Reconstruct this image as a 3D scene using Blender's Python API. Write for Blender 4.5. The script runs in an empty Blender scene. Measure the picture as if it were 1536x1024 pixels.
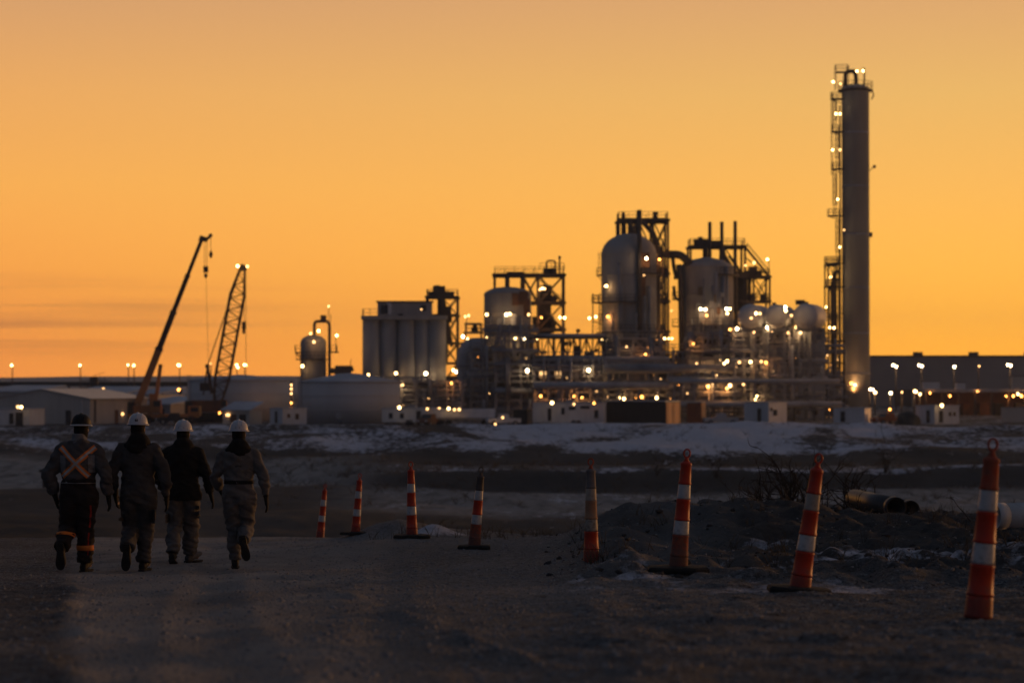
import bpy, math, random
import numpy as np
from mathutils import Vector, Matrix, noise as mnoise
from mathutils.bvhtree import BVHTree
R = math.radians
sc = bpy.context.scene
COL = sc.collection
rnd = random.Random(7)

# ------------------------------------------------------------------ camera model
F = 3627.0                      # focal length in pixels of the 1536-wide photograph (85 mm)
PITCH = math.atan(60.0 / F)
CP, SP = math.cos(PITCH), math.sin(PITCH)
def W(px, py, d):
    """point at depth d seen at pixel (px,py)"""
    r = (px - 768) / F; u = (512 - py) / F
    y = CP - u * SP; z = SP + u * CP
    return Vector((r * d / y, d, z * d / y))
def WX(px, d): return (px - 768) / F * d
def WZ(py, d): return W(768, py, d).z
def S(d): return d / F          # metres per pixel at depth d
PAD = -6.6                      # level of the plant's pad below the camera

# ------------------------------------------------------------------ noise
def _hash(ix, iy, iz, s):
    h = (ix * 374761393 + iy * 668265263 + iz * 2147483647 + s * 1274126177) & 0xffffffff
    h = ((h ^ (h >> 13)) * 1274126177) & 0xffffffff
    h = (h ^ (h >> 16)) & 0xffff
    return h / 32767.5 - 1.0
def vnoise(x, y, z=0.0, s=0):
    x = np.asarray(x, float); y = np.asarray(y, float); z = np.zeros_like(x) + z
    ix = np.floor(x).astype(np.int64); iy = np.floor(y).astype(np.int64); iz = np.floor(z).astype(np.int64)
    fx = x - ix; fy = y - iy; fz = z - iz
    fx = fx * fx * (3 - 2 * fx); fy = fy * fy * (3 - 2 * fy); fz = fz * fz * (3 - 2 * fz)
    o = 0
    for a in (0, 1):
        for b in (0, 1):
            for c in (0, 1):
                w = (fx if a else 1 - fx) * (fy if b else 1 - fy) * (fz if c else 1 - fz)
                o = o + w * _hash(ix + a, iy + b, iz + c, s)
    return o
def fbm(x, y, z=0.0, s=0, n=4):
    o = 0; a = 1.0; f = 1.0
    for i in range(n):
        o = o + a * vnoise(np.asarray(x) * f, np.asarray(y) * f, np.asarray(z) * f, s + i * 17); a *= .5; f *= 2.03
    return o
def sst(a, b, x):
    t = np.clip((np.asarray(x, float) - a) / (b - a), 0, 1); return t * t * (3 - 2 * t)

# ------------------------------------------------------------------ materials
def mat(name, c, rough=.8, metal=0., var=.25, scale=1.5, c2=None, bump=0., bscale=8., spec=.3, stretch=(1, 1, 1), thresh=None):
    m = bpy.data.materials.new(name); m.use_nodes = True
    nt = m.node_tree; N = nt.nodes; L = nt.links
    b = N['Principled BSDF']
    b.inputs['Roughness'].default_value = rough; b.inputs['Metallic'].default_value = metal
    b.inputs['Specular IOR Level'].default_value = spec
    tc = N.new('ShaderNodeTexCoord'); mp = N.new('ShaderNodeMapping'); mp.inputs['Scale'].default_value = stretch
    L.new(tc.outputs['Object'], mp.inputs['Vector'])
    n = N.new('ShaderNodeTexNoise'); n.inputs['Scale'].default_value = scale; n.inputs['Detail'].default_value = 5; n.inputs['Roughness'].default_value = .62
    L.new(mp.outputs['Vector'], n.inputs['Vector'])
    cr = N.new('ShaderNodeValToRGB')
    lo, hi = (.3, .7) if thresh is None else thresh
    cr.color_ramp.elements[0].position = lo; cr.color_ramp.elements[1].position = hi
    if c2 is None:
        a = [max(0, v * (1 - var)) for v in c]; d = [min(1, v * (1 + var)) for v in c]
    else: a, d = c, c2
    cr.color_ramp.elements[0].color = (*a, 1); cr.color_ramp.elements[1].color = (*d, 1)
    L.new(n.outputs['Fac'], cr.inputs['Fac']); L.new(cr.outputs['Color'], b.inputs['Base Color'])
    if bump > 0:
        n2 = N.new('ShaderNodeTexNoise'); n2.inputs['Scale'].default_value = bscale; n2.inputs['Detail'].default_value = 4
        L.new(mp.outputs['Vector'], n2.inputs['Vector'])
        bp = N.new('ShaderNodeBump'); bp.inputs['Strength'].default_value = bump; bp.inputs['Distance'].default_value = .05
        L.new(n2.outputs['Fac'], bp.inputs['Height']); L.new(bp.outputs['Normal'], b.inputs['Normal'])
    return m
def emit(name, c, s):
    m = bpy.data.materials.new(name); m.use_nodes = True
    nt = m.node_tree; b = nt.nodes['Principled BSDF']
    b.inputs['Base Color'].default_value = (.8, .8, .8, 1)
    b.inputs['Emission Color'].default_value = (*c, 1); b.inputs['Emission Strength'].default_value = s
    return m
M = dict(
    steel=mat('dark_structural_steel', (.085, .066, .058), .7, var=.35, scale=.6),
    steel2=mat('grey_galvanised_steel', (.30, .30, .315), .55, var=.3, scale=.5),
    vessel=mat('weathered_vessel_plate', (.34, .325, .325), .85, var=.3, scale=.25, stretch=(1, 1, .25)),
    column=mat('column_insulation_cladding', (.36, .40, .48), .5, var=.14, scale=.3, stretch=(1, 1, .3)),
    alu=mat('aluminium_pipe_cladding', (.36, .37, .41), .75, var=.3, scale=.4),
    alu2=mat('dull_pipe_cladding', (.24, .245, .28), .75, var=.35, scale=.5),
    concrete=mat('silo_concrete', (.33, .33, .35), .9, var=.22, scale=.4, stretch=(1, 1, .2)),
    tank=mat('pale_tank_paint', (.50, .50, .53), .6, var=.12, scale=.15, stretch=(1, 1, .2)),
    roofsnow=mat('frosted_roof', (.34, .36, .42), .8, c2=(.6, .62, .68), scale=.2),
    white=mat('chalky_white_panel', (.62, .63, .68), .6, var=.14, scale=.6, stretch=(1, 1, .3)),
    dark=mat('dark_panel', (.03, .028, .03), .6, var=.3),
    glass=mat('dark_window_glass', (.02, .022, .028), .15, var=.2, spec=.5),
    orange=mat('orange_container_paint', (.42, .12, .035), .6, c2=(.26, .07, .03), scale=.8),
    brown=mat('rust_brown_panel', (.16, .075, .04), .75, var=.4, scale=.4),
    crane=mat('crane_yellow_orange_paint', (.34, .15, .05), .5, var=.25, scale=.4),
    boom=mat('dark_boom_paint', (.07, .04, .03), .5, var=.3, scale=.3),
    shed=mat('shed_corrugated_sheet', (.50, .465, .435), .6, var=.15, scale=.3, stretch=(1, 1, .15)),
    shedroof=mat('pale_sheet_roof', (.55, .53, .53), .28, var=.15, scale=.3),
    ware=mat('warehouse_cladding', (.32, .28, .27), .8, var=.15, scale=.05),
    rubber=mat('black_rubber', (.012, .012, .013), .8, var=.3, scale=6, bump=.2, bscale=30),
    rope=mat('steel_rope', (.05, .04, .035), .6),
    pipe=mat('bitumen_coated_pipe', (.030, .030, .034), .4, c2=(.075, .07, .07), scale=3, bump=.15, bscale=20),
    pipew=mat('grey_concrete_pipe', (.52, .51, .52), .7, var=.2, scale=4, bump=.1),
    twig=mat('dead_twig_bark', (.030, .024, .020), .9, var=.4, scale=5),
    lampW=emit('lamp_warm_white', (1, .60, .22), 15), lampO=emit('lamp_sodium', (1, .36, .06), 9), lampD=emit('lamp_dim_warm', (1, .52, .18), 5),
    lampB=emit('lamp_bright_white', (1, .72, .38), 26),
    lit=emit('lit_window', (1, .55, .2), 2.0),
)

# ------------------------------------------------------------------ mesh builder
class MB:
    def __init__(s): s.v = []; s.f = []; s.sm = []
    def add(s, vs, fs, smooth=False):
        o = len(s.v); s.v += [tuple(v) for v in vs]
        s.f += [tuple(i + o for i in f) for f in fs]; s.sm += [smooth] * len(fs); return s
    def box(s, c, sz, rz=0., M3=None):
        hx, hy, hz = sz[0] / 2, sz[1] / 2, sz[2] / 2; c = Vector(c)
        m = M3 if M3 is not None else Matrix.Rotation(rz, 3, 'Z')
        vs = [c + m @ Vector((x, y, z)) for x in (-hx, hx) for y in (-hy, hy) for z in (-hz, hz)]
        return s.add(vs, [(0, 1, 3, 2), (4, 6, 7, 5), (0, 4, 5, 1), (2, 3, 7, 6), (0, 2, 6, 4), (1, 5, 7, 3)])
    def bar(s, a, b, w, h=None):
        a = Vector(a); b = Vector(b); d = b - a; l = d.length
        if l < 1e-6: return s
        h = h or w
        return s.box((a + b) / 2, (w, h, l), M3=d.to_track_quat('Z', 'Y').to_matrix())
    def path(s, pts, r, n=8, cap=True, smooth=True):
        pts = [Vector(p) for p in pts]; k = len(pts)
        rs = r if isinstance(r, (list, tuple)) else [r] * k
        rings = []; up = None
        for i, p in enumerate(pts):
            t = (pts[min(i + 1, k - 1)] - pts[max(i - 1, 0)])
            t = t.normalized() if t.length > 0 else Vector((0, 0, 1))
            if up is None:
                up = t.orthogonal().normalized()
            up = (up - t * up.dot(t)); up = up.normalized() if up.length > 1e-5 else t.orthogonal().normalized()
            sd = t.cross(up)
            rings.append([p + (up * math.cos(2 * math.pi * j / n) + sd * math.sin(2 * math.pi * j / n)) * rs[i] for j in range(n)])
        vs = [v for rg in rings for v in rg]; fs = []
        for i in range(k - 1):
            for j in range(n):
                a = i * n + j; b = i * n + (j + 1) % n; fs.append((a, b, b + n, a + n))
        s.add(vs, fs, smooth)
        if cap:
            o = len(s.v) - len(vs)
            s.f += [tuple(o + j for j in range(n))[::-1], tuple(o + (k - 1) * n + j for j in range(n))]; s.sm += [False, False]
        return s
    def tube(s, a, b, r, n=8, r2=None): return s.path([a, b], [r, r if r2 is None else r2], n)
    def lathe(s, prof, c, n=24, M3=None, smooth=True, sx=1., sy=1.):
        c = Vector(c); k = len(prof); vs = []
        for (r, z) in prof:
            for j in range(n):
                a = 2 * math.pi * j / n; p = Vector((r * math.cos(a) * sx, r * math.sin(a) * sy, z))
                vs.append(c + (M3 @ p if M3 is not None else p))
        fs = []
        for i in range(k - 1):
            for j in range(n):
                a = i * n + j; b = i * n + (j + 1) % n; fs.append((a, b, b + n, a + n))
        s.add(vs, fs, smooth); o = len(s.v) - len(vs)
        s.f += [tuple(o + j for j in range(n))[::-1], tuple(o + (k - 1) * n + j for j in range(n))]; s.sm += [False, False]
        return s
    def mesh(s, name, m, org=(0, 0, 0)):
        me = bpy.data.meshes.new(name); o = Vector(org)
        me.from_pydata([(v[0] - o.x, v[1] - o.y, v[2] - o.z) for v in s.v], [], s.f)
        me.polygons.foreach_set('use_smooth', s.sm)
        me.materials.append(m); return me
    def build(s, name, m, parent=None, org=None):
        if not s.f: return None
        if parent is not None: org = parent['_o'] if '_o' in parent else (0, 0, 0)
        org = org or (0, 0, 0)
        ob = bpy.data.objects.new(name, s.mesh(name, m if not isinstance(m, str) else M[m], org)); COL.objects.link(ob)
        if parent is not None: ob.parent = parent; ob['_o'] = tuple(org)
        else: ob.location = org
        return ob
def tag(o, label=None, cat=None, group=None, kind=None):
    if label: o['label'] = label
    if cat: o['category'] = cat
    if group: o['group'] = group
    if kind: o['kind'] = kind
    return o
def thing(name, label, cat, loc, group=None):
    o = bpy.data.objects.new(name, None); COL.objects.link(o); o.location = loc; o.empty_display_size = .3
    o['_o'] = tuple(loc); return tag(o, label, cat, group)
def bend(p0, p1, p2, n=6):
    """quarter-ish bend through control p1"""
    p0, p1, p2 = Vector(p0), Vector(p1), Vector(p2)
    return [(1 - t) ** 2 * p0 + 2 * t * (1 - t) * p1 + t * t * p2 for t in [i / n for i in range(n + 1)]]

# ------------------------------------------------------------------ world: dusk sky
SUN_AZ, SUN_EL = R(50), R(1.6)       # to the right of the view, just above the horizon
def make_world():
    w = bpy.data.worlds.new('World'); sc.world = w; w.use_nodes = True
    nt = w.node_tree; N = nt.nodes; L = nt.links
    bg = N['Background']
    def math_(op, a, b=None, c=None, clamp=False):
        n = N.new('ShaderNodeMath'); n.operation = op; n.use_clamp = clamp
        for i, v in enumerate((a, b, c)):
            if v is None: continue
            if isinstance(v, (int, float)): n.inputs[i].default_value = v
            else: L.new(v, n.inputs[i])
        return n.outputs[0]
    def mix(f, a, b, typ='MIX'):
        n = N.new('ShaderNodeMix'); n.data_type = 'RGBA'; n.blend_type = typ
        for sock, v in ((n.inputs['Factor'], f), (n.inputs['A'], a), (n.inputs['B'], b)):
            if isinstance(v, (int, float)): sock.default_value = v
            elif isinstance(v, tuple): sock.default_value = (*v, 1)
            else: L.new(v, sock)
        return n.outputs['Result']
    def ramp(f, pts, interp='LINEAR'):
        n = N.new('ShaderNodeValToRGB'); r = n.color_ramp; r.interpolation = interp
        while len(r.elements) < len(pts): r.elements.new(.5)
        for e, (p, c) in zip(r.elements, pts): e.position = p; e.color = (*c, 1)
        L.new(f, n.inputs['Fac']); return n.outputs['Color']
    tc = N.new('ShaderNodeTexCoord'); sep = N.new('ShaderNodeSeparateXYZ'); L.new(tc.outputs['Generated'], sep.inputs[0])
    x, y, z = sep.outputs
    hyp = math_('SQRT', math_('ADD', math_('MULTIPLY', x, x), math_('MULTIPLY', y, y)))
    hyp = math_('MAXIMUM', hyp, .001)
    ca = math_('DIVIDE', math_('ADD', math_('MULTIPLY', x, math.sin(SUN_AZ)), math_('MULTIPLY', y, math.cos(SUN_AZ))), hyp)   # cos of azimuth from the sun
    e = math_('MULTIPLY', z, 2.0, clamp=True)                  # sin(elev)*2
    # elevation: e = 2*sin; top of frame (9 deg) is e=.313
    right = ramp(e, [(0, (1.13, .455, .028)), (.03, (1.13, .475, .034)), (.09, (1.00, .475, .064)), (.16, (.89, .455, .098)), (.235, (.77, .440, .132)), (.313, (.67, .365, .155)), (.40, (.34, .21, .13)), (.52, (.070, .076, .102)), (1, (.052, .066, .098))])
    left = ramp(e, [(0, (.93, .295, .050)), (.03, (.95, .315, .050)), (.09, (.90, .350, .062)), (.16, (.86, .39, .083)), (.235, (.77, .37, .113)), (.313, (.62, .325, .148)), (.40, (.30, .18, .12)), (.52, (.066, .074, .100)), (1, (.052, .066, .098))])
    fa = N.new('ShaderNodeMapRange'); fa.inputs['From Min'].default_value = math.cos(R(63)); fa.inputs['From Max'].default_value = math.cos(R(40)); L.new(ca, fa.inputs['Value'])
    front = mix(1.0, mix(fa.outputs[0], left, right), ramp(e, [(0, (1.0, 1.0, 1.0)), (.06, (.93, .93, .93)), (.2, (.84, .84, .84)), (.4, (.77, .77, .77)), (1, (.75, .75, .75))]), 'MULTIPLY')
    front = mix(1.0, front, (1.45, 1.43, 1.36), 'MULTIPLY')
    # thin darker cloud streaks low on the left
    mp = N.new('ShaderNodeMapping'); mp.inputs['Scale'].default_value = (3.2, 3.2, 120); L.new(tc.outputs['Generated'], mp.inputs['Vector'])
    nz = N.new('ShaderNodeTexNoise'); nz.inputs['Scale'].default_value = 1.7; nz.inputs['Detail'].default_value = 4; L.new(mp.outputs[0], nz.inputs['Vector'])
    band = ramp(e, [(0, (0, 0, 0)), (.018, (.15, .15, .15)), (.040, (1, 1, 1)), (.062, (1, 1, 1)), (.10, (0, 0, 0))])
    st = ramp(nz.outputs['Fac'], [(.48, (0, 0, 0)), (.64, (1, 1, 1))])
    lm = N.new('ShaderNodeMapRange'); lm.inputs['From Min'].default_value = math.cos(R(53.5)); lm.inputs['From Max'].default_value = math.cos(R(61)); L.new(ca, lm.inputs['Value'])
    k = math_('MULTIPLY', math_('MULTIPLY', band, st), math_('MULTIPLY', lm.outputs[0], .5))
    front = mix(k, front, (.50, .17, .06))
    # away from the sunset the sky is the dim blue-grey of dusk
    sky = N.new('ShaderNodeTexSky'); sky.sky_type = 'NISHITA'; sky.sun_disc = False; sky.sun_elevation = SUN_EL; sky.sun_rotation = SUN_AZ
    sky.air_density = 1.0; sky.dust_density = 2.0
    back = ramp(e, [(0, (.056, .064, .092)), (.4, (.060, .074, .108)), (1, (.052, .066, .098))])
    back = mix(.15, back, mix(1.0, sky.outputs[0], (.05, .05, .05), 'MULTIPLY'))
    fb = N.new('ShaderNodeMapRange'); fb.interpolation_type = 'SMOOTHSTEP'; fb.inputs['From Min'].default_value = math.cos(R(108)); fb.inputs['From Max'].default_value = math.cos(R(66)); L.new(ca, fb.inputs['Value'])
    L.new(mix(fb.outputs[0], back, front), bg.inputs['Color']); bg.inputs['Strength'].default_value = 1.0
    s = bpy.data.lights.new('sun', 'SUN'); s.energy = 1.3; s.angle = R(1.5); s.color = (1, .46, .16)
    so = bpy.data.objects.new('sun', s); COL.objects.link(so)
    d = Vector((math.sin(SUN_AZ) * math.cos(SUN_EL), math.cos(SUN_AZ) * math.cos(SUN_EL), math.sin(SUN_EL)))
    so.rotation_euler = d.to_track_quat('Z', 'Y').to_euler(); so.location = d * 300
make_world()

cam = bpy.data.cameras.new('camera'); co = bpy.data.objects.new('camera', cam); COL.objects.link(co); sc.camera = co
cam.sensor_width = 36; cam.lens = 36 * F / 1536; cam.clip_start = .5; cam.clip_end = 60000
co.location = (0, 0, 0); co.rotation_euler = (math.pi / 2 + PITCH, 0, 0)
cam.dof.use_dof = True; cam.dof.focus_distance = 30.5; cam.dof.aperture_fstop = 2.2
sc.view_settings.view_transform = 'Standard'; sc.view_settings.look = 'None'; sc.view_settings.exposure = 0; sc.view_settings.gamma = 1

# ------------------------------------------------------------------ terrain
PYL = [  # top px, bottom px, depth
    ((488, 726), (480, 806), 52.1), ((540, 710), (533, 801), 45.9), ((616, 692), (618, 805), 37.2), ((722, 700), (711, 824), 33.9),
    ((886, 687), (887, 843), 26.7), ((1031, 673), (1017, 855), 23.0), ((1229, 680), (1199, 891), 19.9), ((1490, 657), (1467, 926), 15.6)]
PPL = [(118, 859, 28.0), (207, 857, 28.2), (274, 842, 30.6), (358, 853, 28.6)]   # px, py of the feet, depth
CTRL = np.array([(-80, -.9), (0, -.95), (6, -1.05), (52, -3.35), (58, -3.8), (75, -5.3), (130, -9.8), (160, -10.2), (232, -10.1), (258, -8.8), (330, -6.05), (345, -6.6), (60000, -6.6)], float)
CTRLB = np.array([(-80, -.9), (0, -.95), (6, -1.05), (52, -3.35), (58, -3.8), (75, -5.3), (130, -9.8), (160, -10.2), (231.5, -10.25), (236, -8.6), (258, -8.65), (330, -6.05), (345, -6.6), (60000, -6.6)], float)
def prof(C, d):
    return sum(np.interp(d * k, C[:, 0], C[:, 1]) for k in (.994, .997, 1, 1.003, 1.006)) / 5
MOUNDS = [  # px, depth, height, sx, sy
    (960, 36, .34, 1.0, 1.6), (1040, 38, .26, 1.2, 1.8), (1130, 37, .14, 1.2, 2.), (1215, 36, .34, 1.4, 1.7), (1330, 37, .18, 1.3, 1.7), (1440, 31, .20, 1., 2.),
    (1110, 50, .24, 2.2, 2.5), (1260, 51, .26, 2.0, 2.5), (1400, 52, .26, 2.6, 2.5), (1530, 46, .36, 2.0, 2.5), (1660, 40, .4, 2., 3.),
    (905, 33, .14, .45, .6), (1010, 34, .16, .5, .6), (1085, 33, .15, .5, .5), (1180, 33, .16, .6, .6), (1270, 32, .15, .5, .6), (1150, 41, .2, .7, .8), (1370, 33, .15, .5, .6),
    (700, 46, .22, 1.0, 2.), (790, 40, .14, 1.2, 1.5), (636, 40.5, .17, .22, .5), (655, 40.9, .13, .2, .4), (678, 41, .11, .28, .5), (600, 40, .08, .2, .4), (590, 47, .35, .6, 1.2), (830, 30, .10, .7, 1.2)]
def raw_z(x, y):
    x = np.asarray(x, float); y = np.asarray(y, float)
    d = y; px = 768 + F * x / np.maximum(d, 4)
    dm = d + sst(150, 200, d) * (1 - sst(300, 330, d)) * (5 * fbm(x * .03, x * 0 + 3.3, s=5, n=3))
    wB = sst(470, 640, px)
    z = prof(CTRL, dm) * (1 - wB) + prof(CTRLB, dm) * wB
    for (mx, md, h, sx, sy) in MOUNDS:
        z = z + h * np.exp(-((x - WX(mx, md)) / sx) ** 2 / 2 - ((d - md) / sy) ** 2 / 2)
    nr = 1 - sst(60, 130, d)
    rough = .25 + .75 * sst(820, 950, px) * sst(20, 24, d)          # the dug-over ground on the right
    z = z + nr * rough * (.085 * fbm(x * .8, y * .8, s=1, n=5)) + nr * (.004 + .016 * (rough - .25)) * fbm(x * 6, y * 6, s=2, n=3)
    z = z + nr * rough * sst(800, 900, px) * .17 * (np.abs(vnoise(x * 1.7, y * 1.7, s=11)) ** 1.5 + .5 * np.abs(vnoise(x * 4.1, y * 4.1, s=12)))
    z = z + nr * .028 * np.exp(-((x + .183 * d + .10 * vnoise(y * .8, y * 0, s=8)) / .13) ** 2) * np.clip(.4 + 1.3 * vnoise(x * 4, y * 2, s=9), 0, 2) * (1 - sst(20, 28, d))
    for (m0, wv) in ((.125, .16), (.052, .15)):
        rx = x + m0 * d + .12 * vnoise(y * .25, y * 0 + m0 * 50, s=15); z = z - nr * (1 - sst(44, 52, d)) * .016 * np.exp(-(rx / wv) ** 2) * (.7 + .5 * vnoise(x * 2, y * 1.2, s=16)) + nr * .007 * np.exp(-((np.abs(rx) - wv * 1.9) / .09) ** 2)
    tl = (d - 12.5) / 7.0; z = z + nr * .035 * np.exp(-((x + .15 + 1.25 * tl + .12 * vnoise(y * 1.3, y * 0, s=18)) / .12) ** 2) * np.clip(.3 + 1.4 * vnoise(x * 4, y * 2.5, s=19), 0, 2) * sst(10, 12, d) * (1 - sst(19, 24, d))
    z = z + sst(60, 110, d) * (1 - sst(330, 345, d)) * ((.42 + .25 * sst(255, 270, d)) * fbm(x * .06, y * .05, s=3, n=5) + .05 * fbm(x * .6, y * .6, s=4, n=3))
    z = z + sst(345, 380, d) * .10 * fbm(x * .03, y * .03, s=6, n=3) * (1 - sst(600, 1500, d))
    return z
ANCH = []
for (t, b, d) in PYL:
    p = W(b[0], b[1], d); ANCH.append((p.x, p.y, p.z - float(raw_z(p.x, p.y)), 1.1, 1.8))
for (px, py, d) in PPL:
    p = W(px, py, d); ANCH.append((p.x, p.y, p.z - float(raw_z(p.x, p.y)), .9, 1.8))
def TZ(x, y):
    x = np.asarray(x, float); y = np.asarray(y, float)
    z = raw_z(x, y); num = 0; den = 0
    for (ax, ay, dz, sx, sy) in ANCH:
        w = np.exp(-((x - ax) / sx) ** 2 / 2 - ((y - ay) / sy) ** 2 / 2); num = num + w * dz; den = den + w
    return z + num / np.maximum(1, den)
def tz(x, y): return float(TZ(x, y))

GEND = 2600
def make_ground():
    rows = list(np.arange(-80, 2, 8.)) + list(np.arange(2, 8, .6))
    d = 8.0
    while d < GEND:
        rows.append(d)
        d += d * (.0042 if d < 64 else .008 if d < 130 else .0075 if d < 350 else .03 if d < 900 else .08)
    rows = np.array(rows + [float(GEND)])
    u = np.concatenate([np.linspace(-2.2, -.36, 24), np.linspace(-.34, .34, 340), np.linspace(.36, 2.2, 24)])
    Y = np.repeat(rows[:, None], len(u), 1); X = u[None, :] * (np.maximum(Y, 0) + np.where(Y < 8, 8 - np.maximum(Y, 0), 0) + (60 - np.minimum(Y, 0)) * 0.0)
    X = u[None, :] * np.maximum(Y, 8) * (1 + np.where(np.abs(u) > .35, 8 / np.maximum(Y, 8), 0))[...]
    Z = TZ(X, Y); nr, nc = X.shape
    co_ = np.stack([X, Y, Z], -1).reshape(-1, 3)
    me = bpy.data.meshes.new('ground'); me.vertices.add(len(co_)); me.vertices.foreach_set('co', co_.ravel())
    i = np.arange((nr - 1) * (nc - 1)); r = i // (nc - 1); c = i % (nc - 1); a = r * nc + c
    q = np.stack([a, a + 1, a + nc + 1, a + nc], -1).ravel()
    me.loops.add(len(q)); me.loops.foreach_set('vertex_index', q)
    me.polygons.add(len(i)); me.polygons.foreach_set('loop_start', i * 4); me.polygons.foreach_set('loop_total', np.full(len(i), 4)); me.polygons.foreach_set('use_smooth', np.ones(len(i), bool))
    me.update(calc_edges=True); me.validate()
    # zones: R snow, G gravel, B packed road
    px = 768 + F * X / np.maximum(Y, 4)
    gy = np.gradient(Z, axis=0) / np.maximum(np.gradient(Y, axis=0), 1e-3)
    steep = sst(.12, .28, np.abs(gy)) * sst(100, 150, Y)
    sn = np.zeros_like(X)
    berm = sst(252, 262, Y) * (1 - sst(338, 350, Y))
    lat = .465 + .27 * sst(0, 70, px - 640 - (330 - Y) * .75 + 22 * fbm(X * .12, Y * .12, s=31, n=3)) * (1 - .58 * sst(1270, 1430, px + 40 * fbm(X * .1, Y * .06, s=32, n=3)))
    lat = lat - .30 * np.exp(-((X - 12 - .35 * (Y - 300)) / 3.0) ** 2) - .26 * np.exp(-((X + 4 + .25 * (Y - 300)) / 2.2) ** 2) - .3 * np.exp(-((X - 38 - .2 * (Y - 300)) / 2.5) ** 2) + .14 * fbm(X * .07, Y * .05, s=33, n=4) + .16 * sst(0, 1, fbm(X * .05, Y * .02, s=34, n=2)) * (px < 620)
    sn += berm * lat * (.42 + .58 * sst(270, 284, Y + 5 * fbm(X * .06, Y * .03, s=35, n=3)))
    sn += (.50 * sst(235.5, 237, Y) * (1 - sst(240, 244, Y)) + .34 * sst(240, 244, Y) * (1 - sst(252, 262, Y))) * (.45 + .55 * sst(500, 700, px))
    sn += (.12 + .20 * sst(430, 620, px)) * sst(150, 190, Y) * (1 - sst(228, 234, Y))
    sn += .42 * sst(340, 352, Y) * (1 - sst(900, 2000, Y)) + .62 * sst(900, 2000, Y)
    right = sst(760, 900, px) * sst(17.5, 20, Y) * (1 - sst(44, 56, Y))
    lap = -(X * 0)
    sn += right * .385
    sn += .22 * sst(560, 640, px) * (1 - sst(760, 900, px)) * sst(31, 35, Y) * (1 - sst(46, 54, Y))
    for (hx, hd, sx, sy, k) in ((640, 40.3, .36, .7, .42), (676, 40.8, .5, .6, .34), (596, 40.2, .4, .5, .26), (1330, 26, 1.2, 1.0, .25), (1400, 29, 1.5, 1.2, .25), (1290, 20.5, .6, .7, .12)):
        sn += k * np.exp(-((X - WX(hx, hd)) / sx) ** 2 - ((Y - hd) / sy) ** 2)
    for (mx, md, h, sx, sy) in MOUNDS:
        if h > .13 and mx > 880: sn -= .22 * np.exp(-((X - WX(mx, md)) / sx) ** 2 / 2 - ((Y - md) / sy) ** 2 / 2)
    sn *= (1 - steep)
    gv = (1 - sst(54, 62, Y)) * (1 - .97 * right * sst(19, 25, Y))
    rd = (1 - sst(54, 62, Y)) * (sst(84, 128, px + 10 * fbm(X * 1.5, Y * .6, s=41, n=3)) * (1 - .75 * sst(380, 760, px + 90 * fbm(X * .8, Y * .3, s=42, n=3))) * (1 - sst(1000, 1200, px)))
    rgt = sst(430, 620, px)
    rd += (.75 * sst(180, 195, Y) * (1 - sst(222, 230, Y)) + .3 * sst(238, 242, Y) * (1 - sst(250, 256, Y))) * rgt + .85 * sst(224, 232, Y) * (1 - sst(262, 274, Y)) * (1 - rgt)
    col = np.stack([np.clip(sn, 0, 1), np.clip(gv, 0, 1), np.clip(rd, 0, 1), np.ones_like(X)], -1).reshape(-1)
    at = me.color_attributes.new('zone', 'FLOAT_COLOR', 'POINT'); at.data.foreach_set('color', col)
    # material
    m = bpy.data.materials.new('ground_dirt_gravel_and_snow'); m.use_nodes = True
    nt = m.node_tree; N = nt.nodes; L = nt.links; b = N['Principled BSDF']; b.inputs['Roughness'].default_value = .9; b.inputs['Specular IOR Level'].default_value = .2
    tc = N.new('ShaderNodeTexCoord')
    def nz(scale, det=5, rough=.6, st=(1, 1, 1)):
        mp = N.new('ShaderNodeMapping'); mp.inputs['Scale'].default_value = st; L.new(tc.outputs['Object'], mp.inputs['Vector'])
        n = N.new('ShaderNodeTexNoise'); n.inputs['Scale'].default_value = scale; n.inputs['Detail'].default_value = det; n.inputs['Roughness'].default_value = rough
        L.new(mp.outputs[0], n.inputs['Vector']); return n.outputs['Fac']
    def mth(op, a, b_=None, c_=None, clamp=False):
        n = N.new('ShaderNodeMath'); n.operation = op; n.use_clamp = clamp
        for k, v in enumerate((a, b_, c_)):
            if v is None: continue
            if isinstance(v, (int, float)): n.inputs[k].default_value = v
            else: L.new(v, n.inputs[k])
        return n.outputs[0]
    def rmp(f, p0, p1, c0=(0, 0, 0), c1=(1, 1, 1)):
        n = N.new('ShaderNodeValToRGB'); e = n.color_ramp.elements; e[0].position = p0; e[1].position = p1; e[0].color = (*c0, 1); e[1].color = (*c1, 1); L.new(f, n.inputs['Fac']); return n.outputs['Color']
    def mix(f, a, b_, t='MIX'):
        n = N.new('ShaderNodeMix'); n.data_type = 'RGBA'; n.blend_type = t
        for s_, v in ((n.inputs['Factor'], f), (n.inputs['A'], a), (n.inputs['B'], b_)):
            if isinstance(v, (int, float)): s_.default_value = v
            elif isinstance(v, tuple): s_.default_value = (*v, 1)
            else: L.new(v, s_)
        return n.outputs['Result']
    va = N.new('ShaderNodeVertexColor'); va.layer_name = 'zone'; sp = N.new('ShaderNodeSeparateColor'); L.new(va.outputs['Color'], sp.inputs[0])
    sR, sG, sB = sp.outputs
    dirt = rmp(nz(.35, 6, .65), .3, .72, (.026, .024, .023), (.072, .067, .065))
    dirt = mix(.5, dirt, rmp(nz(9, 4), .35, .7, (.016, .015, .015), (.080, .074, .072)))
    dirt = mix(1.0, dirt, rmp(nz(.07, 5, .65, (1, .5, 1)), .3, .7, (.55, .55, .56), (1.5, 1.5, 1.5)), 'MULTIPLY')
    big = nz(.5, 5, .6)
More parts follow.
